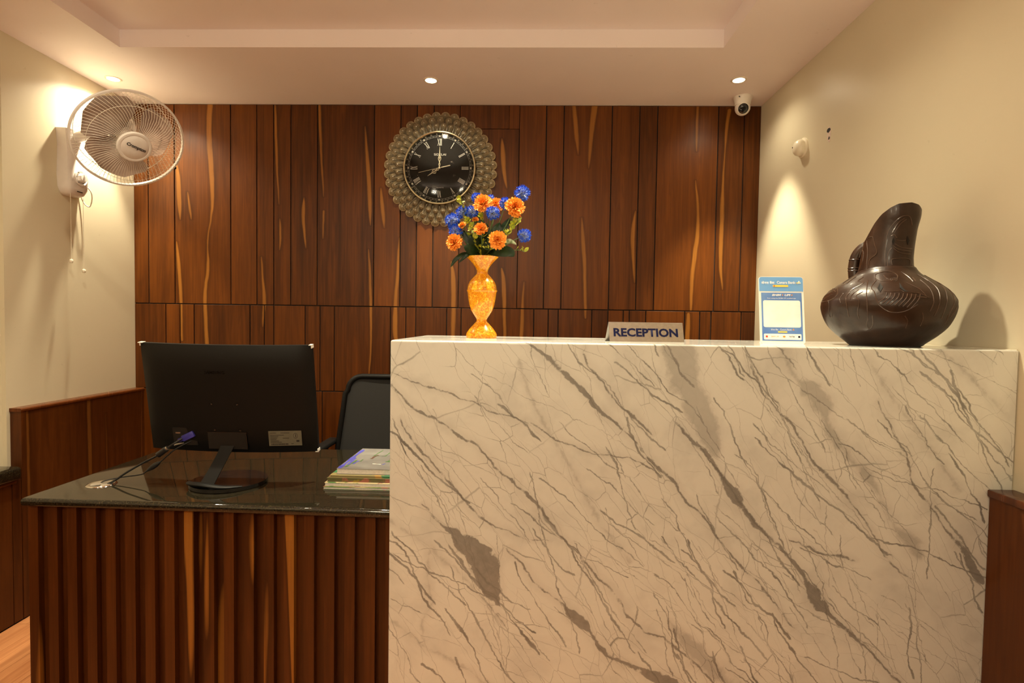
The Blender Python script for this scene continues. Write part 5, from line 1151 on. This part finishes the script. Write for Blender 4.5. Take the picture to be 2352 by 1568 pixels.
for pts in ([(590, 810), (545, 850), (600, 870), (520, 920), (480, 950)], [(635, 850), (630, 980), (640, 1060), (650, 1200), (640, 1260), (670, 1300), (695, 1260), (690, 1180)], [(560, 940), (500, 990), (490, 1030)], [(600, 960), (540, 1000), (570, 1050), (560, 1150), (575, 1210)],
            [(480, 960), (450, 1010), (460, 1090), (480, 1190)], [(420, 970), (390, 1020), (400, 1060)], [(270, 1030), (285, 1080), (280, 1150), (305, 1200), (320, 1150)], [(345, 890), (360, 960), (330, 1010), (250, 1040), (170, 1040)], [(280, 900), (340, 950)], [(320, 910), (240, 940), (190, 1000)],
            [(300, 950), (240, 970), (200, 1010)], [(310, 970), (250, 1000), (215, 1030)], [(520, 800), (480, 830), (440, 870)], [(470, 800), (430, 830), (400, 860)], [(710, 850), (670, 920), (700, 970), (720, 1040), (760, 1100), (850, 1150), (960, 1140), (1060, 1080)],
            [(700, 840), (700, 790), (770, 765), (850, 775), (890, 810), (870, 850), (760, 860), (700, 830)], [(770, 800), (800, 835), (850, 830), (890, 835)], [(780, 960), (850, 965), (920, 955), (950, 970), (1060, 980), (1150, 1020)],
            [(920, 770), (980, 820), (1020, 870)], [(1020, 830), (1045, 870)], [(1060, 790), (1150, 860)], [(960, 880), (1000, 900), (1080, 950), (1130, 1010)], [(1130, 790), (1250, 860), (1340, 950), (1370, 1040), (1330, 1150), (1300, 1240)],
            [(1180, 820), (1280, 920), (1300, 1050), (1260, 1200)], [(1120, 830), (1220, 930), (1240, 1050), (1200, 1180)], [(1080, 850), (1160, 940), (1190, 1050), (1160, 1140)], [(1240, 840), (1350, 920), (1410, 1010), (1400, 1080), (1340, 1190)], [(960, 1180), (985, 1230), (970, 1290)], [(1100, 1150), (1110, 1200), (1090, 1270)],
            [(1050, 1010), (1130, 1020)]): carveline(pts)
for k in range(9):
    x0 = 745 + k * 34; carveline([(x0 + 60, 975 + k * 2), (x0 + 50, 1010 + k * 3), (x0 + 10, 1050 + k * 5), (x0 - 10, 1065 + k * 6)], 0.0017)
for k in range(9): carveline([(770 + k * 14, 862), (778 + k * 14, 838)], 0.0008, 'carved_tick')
M['slit'] = pm('pierced_opening', (0.004, 0.002, 0.0015), None, 20, 0.8)
def slit(pts, name='pierced_slit'):
    P_ = [px2az((x - 797) * S_, (1465 - y) * S_) for x, y in pts]; b = B(); out = [p + Vector((p.x, p.y, 0)).normalized() * 0.0026 for p in P_]; inn = [p - Vector((p.x, p.y, 0)).normalized() * 0.004 for p in P_]
    A = [b.verts.new(p) for p in out]; C_ = [b.verts.new(p) for p in inn]; b.faces.new(A); n = len(A)
    for i in range(n): b.faces.new((A[i], A[(i + 1) % n], C_[(i + 1) % n], C_[i]))
    obj(name, b, M['slit'], pt)
slit([(742, 880), (770, 920), (748, 968), (722, 930)]); slit([(905, 880), (925, 915), (955, 955), (1000, 968), (945, 962), (910, 930)])
def neckpt(x, y):
    z = (1465 - y) * S_; u = (x - 797) * S_; xl, xr = lerp_t(xlT, z), lerp_t(xrT, z); xc, rx = (xl + xr) / 2, (xr - xl) / 2
    c = max(-0.99, min(0.99, (u - xc) / rx)); return Vector((u, -rx * 0.98 * math.sqrt(1 - c * c) - 0.0004, z))
for pts in ([(610, 730), (615, 560), (605, 440), (655, 420), (680, 500), (700, 580), (640, 640), (625, 720)], [(545, 720), (570, 640), (575, 560), (555, 530), (535, 600)], [(780, 730), (775, 560), (790, 400), (850, 300), (920, 250), (980, 260), (1000, 330)], [(830, 400), (880, 310), (930, 270)], [(850, 400), (900, 320), (950, 280)],
            [(840, 700), (835, 650), (900, 640), (990, 645), (1000, 700)], [(800, 720), (800, 600), (830, 540)], [(840, 520), (900, 560), (1000, 570)], [(845, 540), (900, 585), (1000, 600)], [(860, 505), (920, 540), (1010, 545)], [(870, 470), (920, 475), (950, 470)], [(820, 430), (850, 420), (870, 450)], [(600, 735), (700, 730), (800, 745), (900, 735), (1030, 730)]):
    b = B(); tube(b, [neckpt(p.x, p.y) for p in spline([(q[0], q[1], 0) for q in pts], 5)], 0.0012, 5); obj('carved_line', b, M['carve'], pt, 60)
M['glint'] = M['wall']
for pts, mt in (([(842, 445), (856, 478), (842, 512), (828, 480)], 'slit'), ([(965, 430), (985, 470), (972, 515), (956, 475)], 'slit')):
    b = B(); A = [b.verts.new(neckpt(*q) + Vector((0, -0.0008, 0))) for q in pts]; C_ = [b.verts.new(neckpt(*q) + Vector((0, 0.004, 0))) for q in pts]; b.faces.new(A)
    for i in range(4): b.faces.new((A[i], A[(i + 1) % 4], C_[(i + 1) % 4], C_[i]))
    obj('pierced_slit', b, M[mt], pt)

# ------------------------------------------------------------------ dome camera, wall sensor
cc = thing('security_camera', 'white dome security camera on the ceiling in the right back corner', 'camera', (1.072, 2.905, HC))
M['camw'] = pm('ivory_camera_shell', (0.76, 0.71, 0.66), None, 20, 0.35)
b = B(); lathe(b, [(0, 0.0), (0.047, 0.0), (0.047, -0.006), (0.044, -0.014), (0.040, -0.026), (0.0385, -0.042), (0, -0.042)], 36); obj('ceiling_mount', b, M['camw'], cc, 40)
b = B(); bmesh.ops.create_uvsphere(b, u_segments=28, v_segments=16, radius=0.0375, matrix=Matrix.Translation((0, 0, -0.054))); cb_ = obj('ball_housing', b, M['camw'], cc, 60)
cn = Vector((-0.20, -0.90, -0.42)).normalized(); CM = Matrix.Translation((0, 0, -0.054)) @ frame_to(cn)
b = B(); lathe(b, [(0.0250, 0.026), (0.0250, 0.0325), (0.0275, 0.0315), (0.029, 0.024)], 32); obj('lens_collar', b, M['camw'], cb_, 40, CM)
b = B(); lathe(b, [(0, 0.0392), (0.012, 0.0382), (0.020, 0.0348), (0.0255, 0.0312)], 32); lw = obj('lens_window', b, M['gloss_black'], cb_, 40, CM)
b = B(); lathe(b, [(0.0045, 0.0393), (0.008, 0.0405), (0.010, 0.0385)], 24); obj('lens_barrel', b, M['blackp'], cb_, 40, CM)
M['led'] = pm('infrared_led', (0.08, 0.08, 0.09), None, 20, 0.2)
b = B()
for k in range(16): a = k * PI / 8; ball(b, (0.0175 * math.cos(a), 0.0175 * math.sin(a), 0.0362), 0.0017, 1)
obj('led_ring', b, M['led'], cb_, 60, CM)
b = B(); box(b, -0.0015, 0.0015, 0, 0.030, -0.002, 0.0025); obj('mount_slot', b, M['ink'], cc, None, Matrix.Translation((-0.034, -0.0405, -0.0115)) @ Matrix.Rotation(math.radians(40), 4, 'Z') @ Matrix.Rotation(math.radians(-90), 4, 'Z'))
se = thing('wall_sensor', 'cream round motion sensor on the right wall below the plaster scar', 'sensor', (XR, 2.545, 2.094), (0, -PI / 2, 0))
M['cream'] = pm('cream_sensor_plastic', (0.80, 0.74, 0.60), None, 20, 0.35)
b = B(); lathe(b, [(0, 0.0), (0.043, 0.0), (0.043, 0.005), (0.040, 0.008), (0, 0.009)], 36); obj('base_disc', b, M['cream'], se, 40)
b = B(); lathe(b, [(0.035, 0.008), (0.0365, 0.016), (0.034, 0.027), (0.027, 0.036), (0.016, 0.041), (0, 0.043)], 36); sb_ = obj('dome', b, M['cream'], se, 60)
b = B(); lathe(b, [(0, 0.002), (0.003, 0.0015), (0.003, 0)], 12); obj('indicator', b, M['ink'], sb_, 60, Matrix.Translation((0.004, 0.012, 0.0415)))
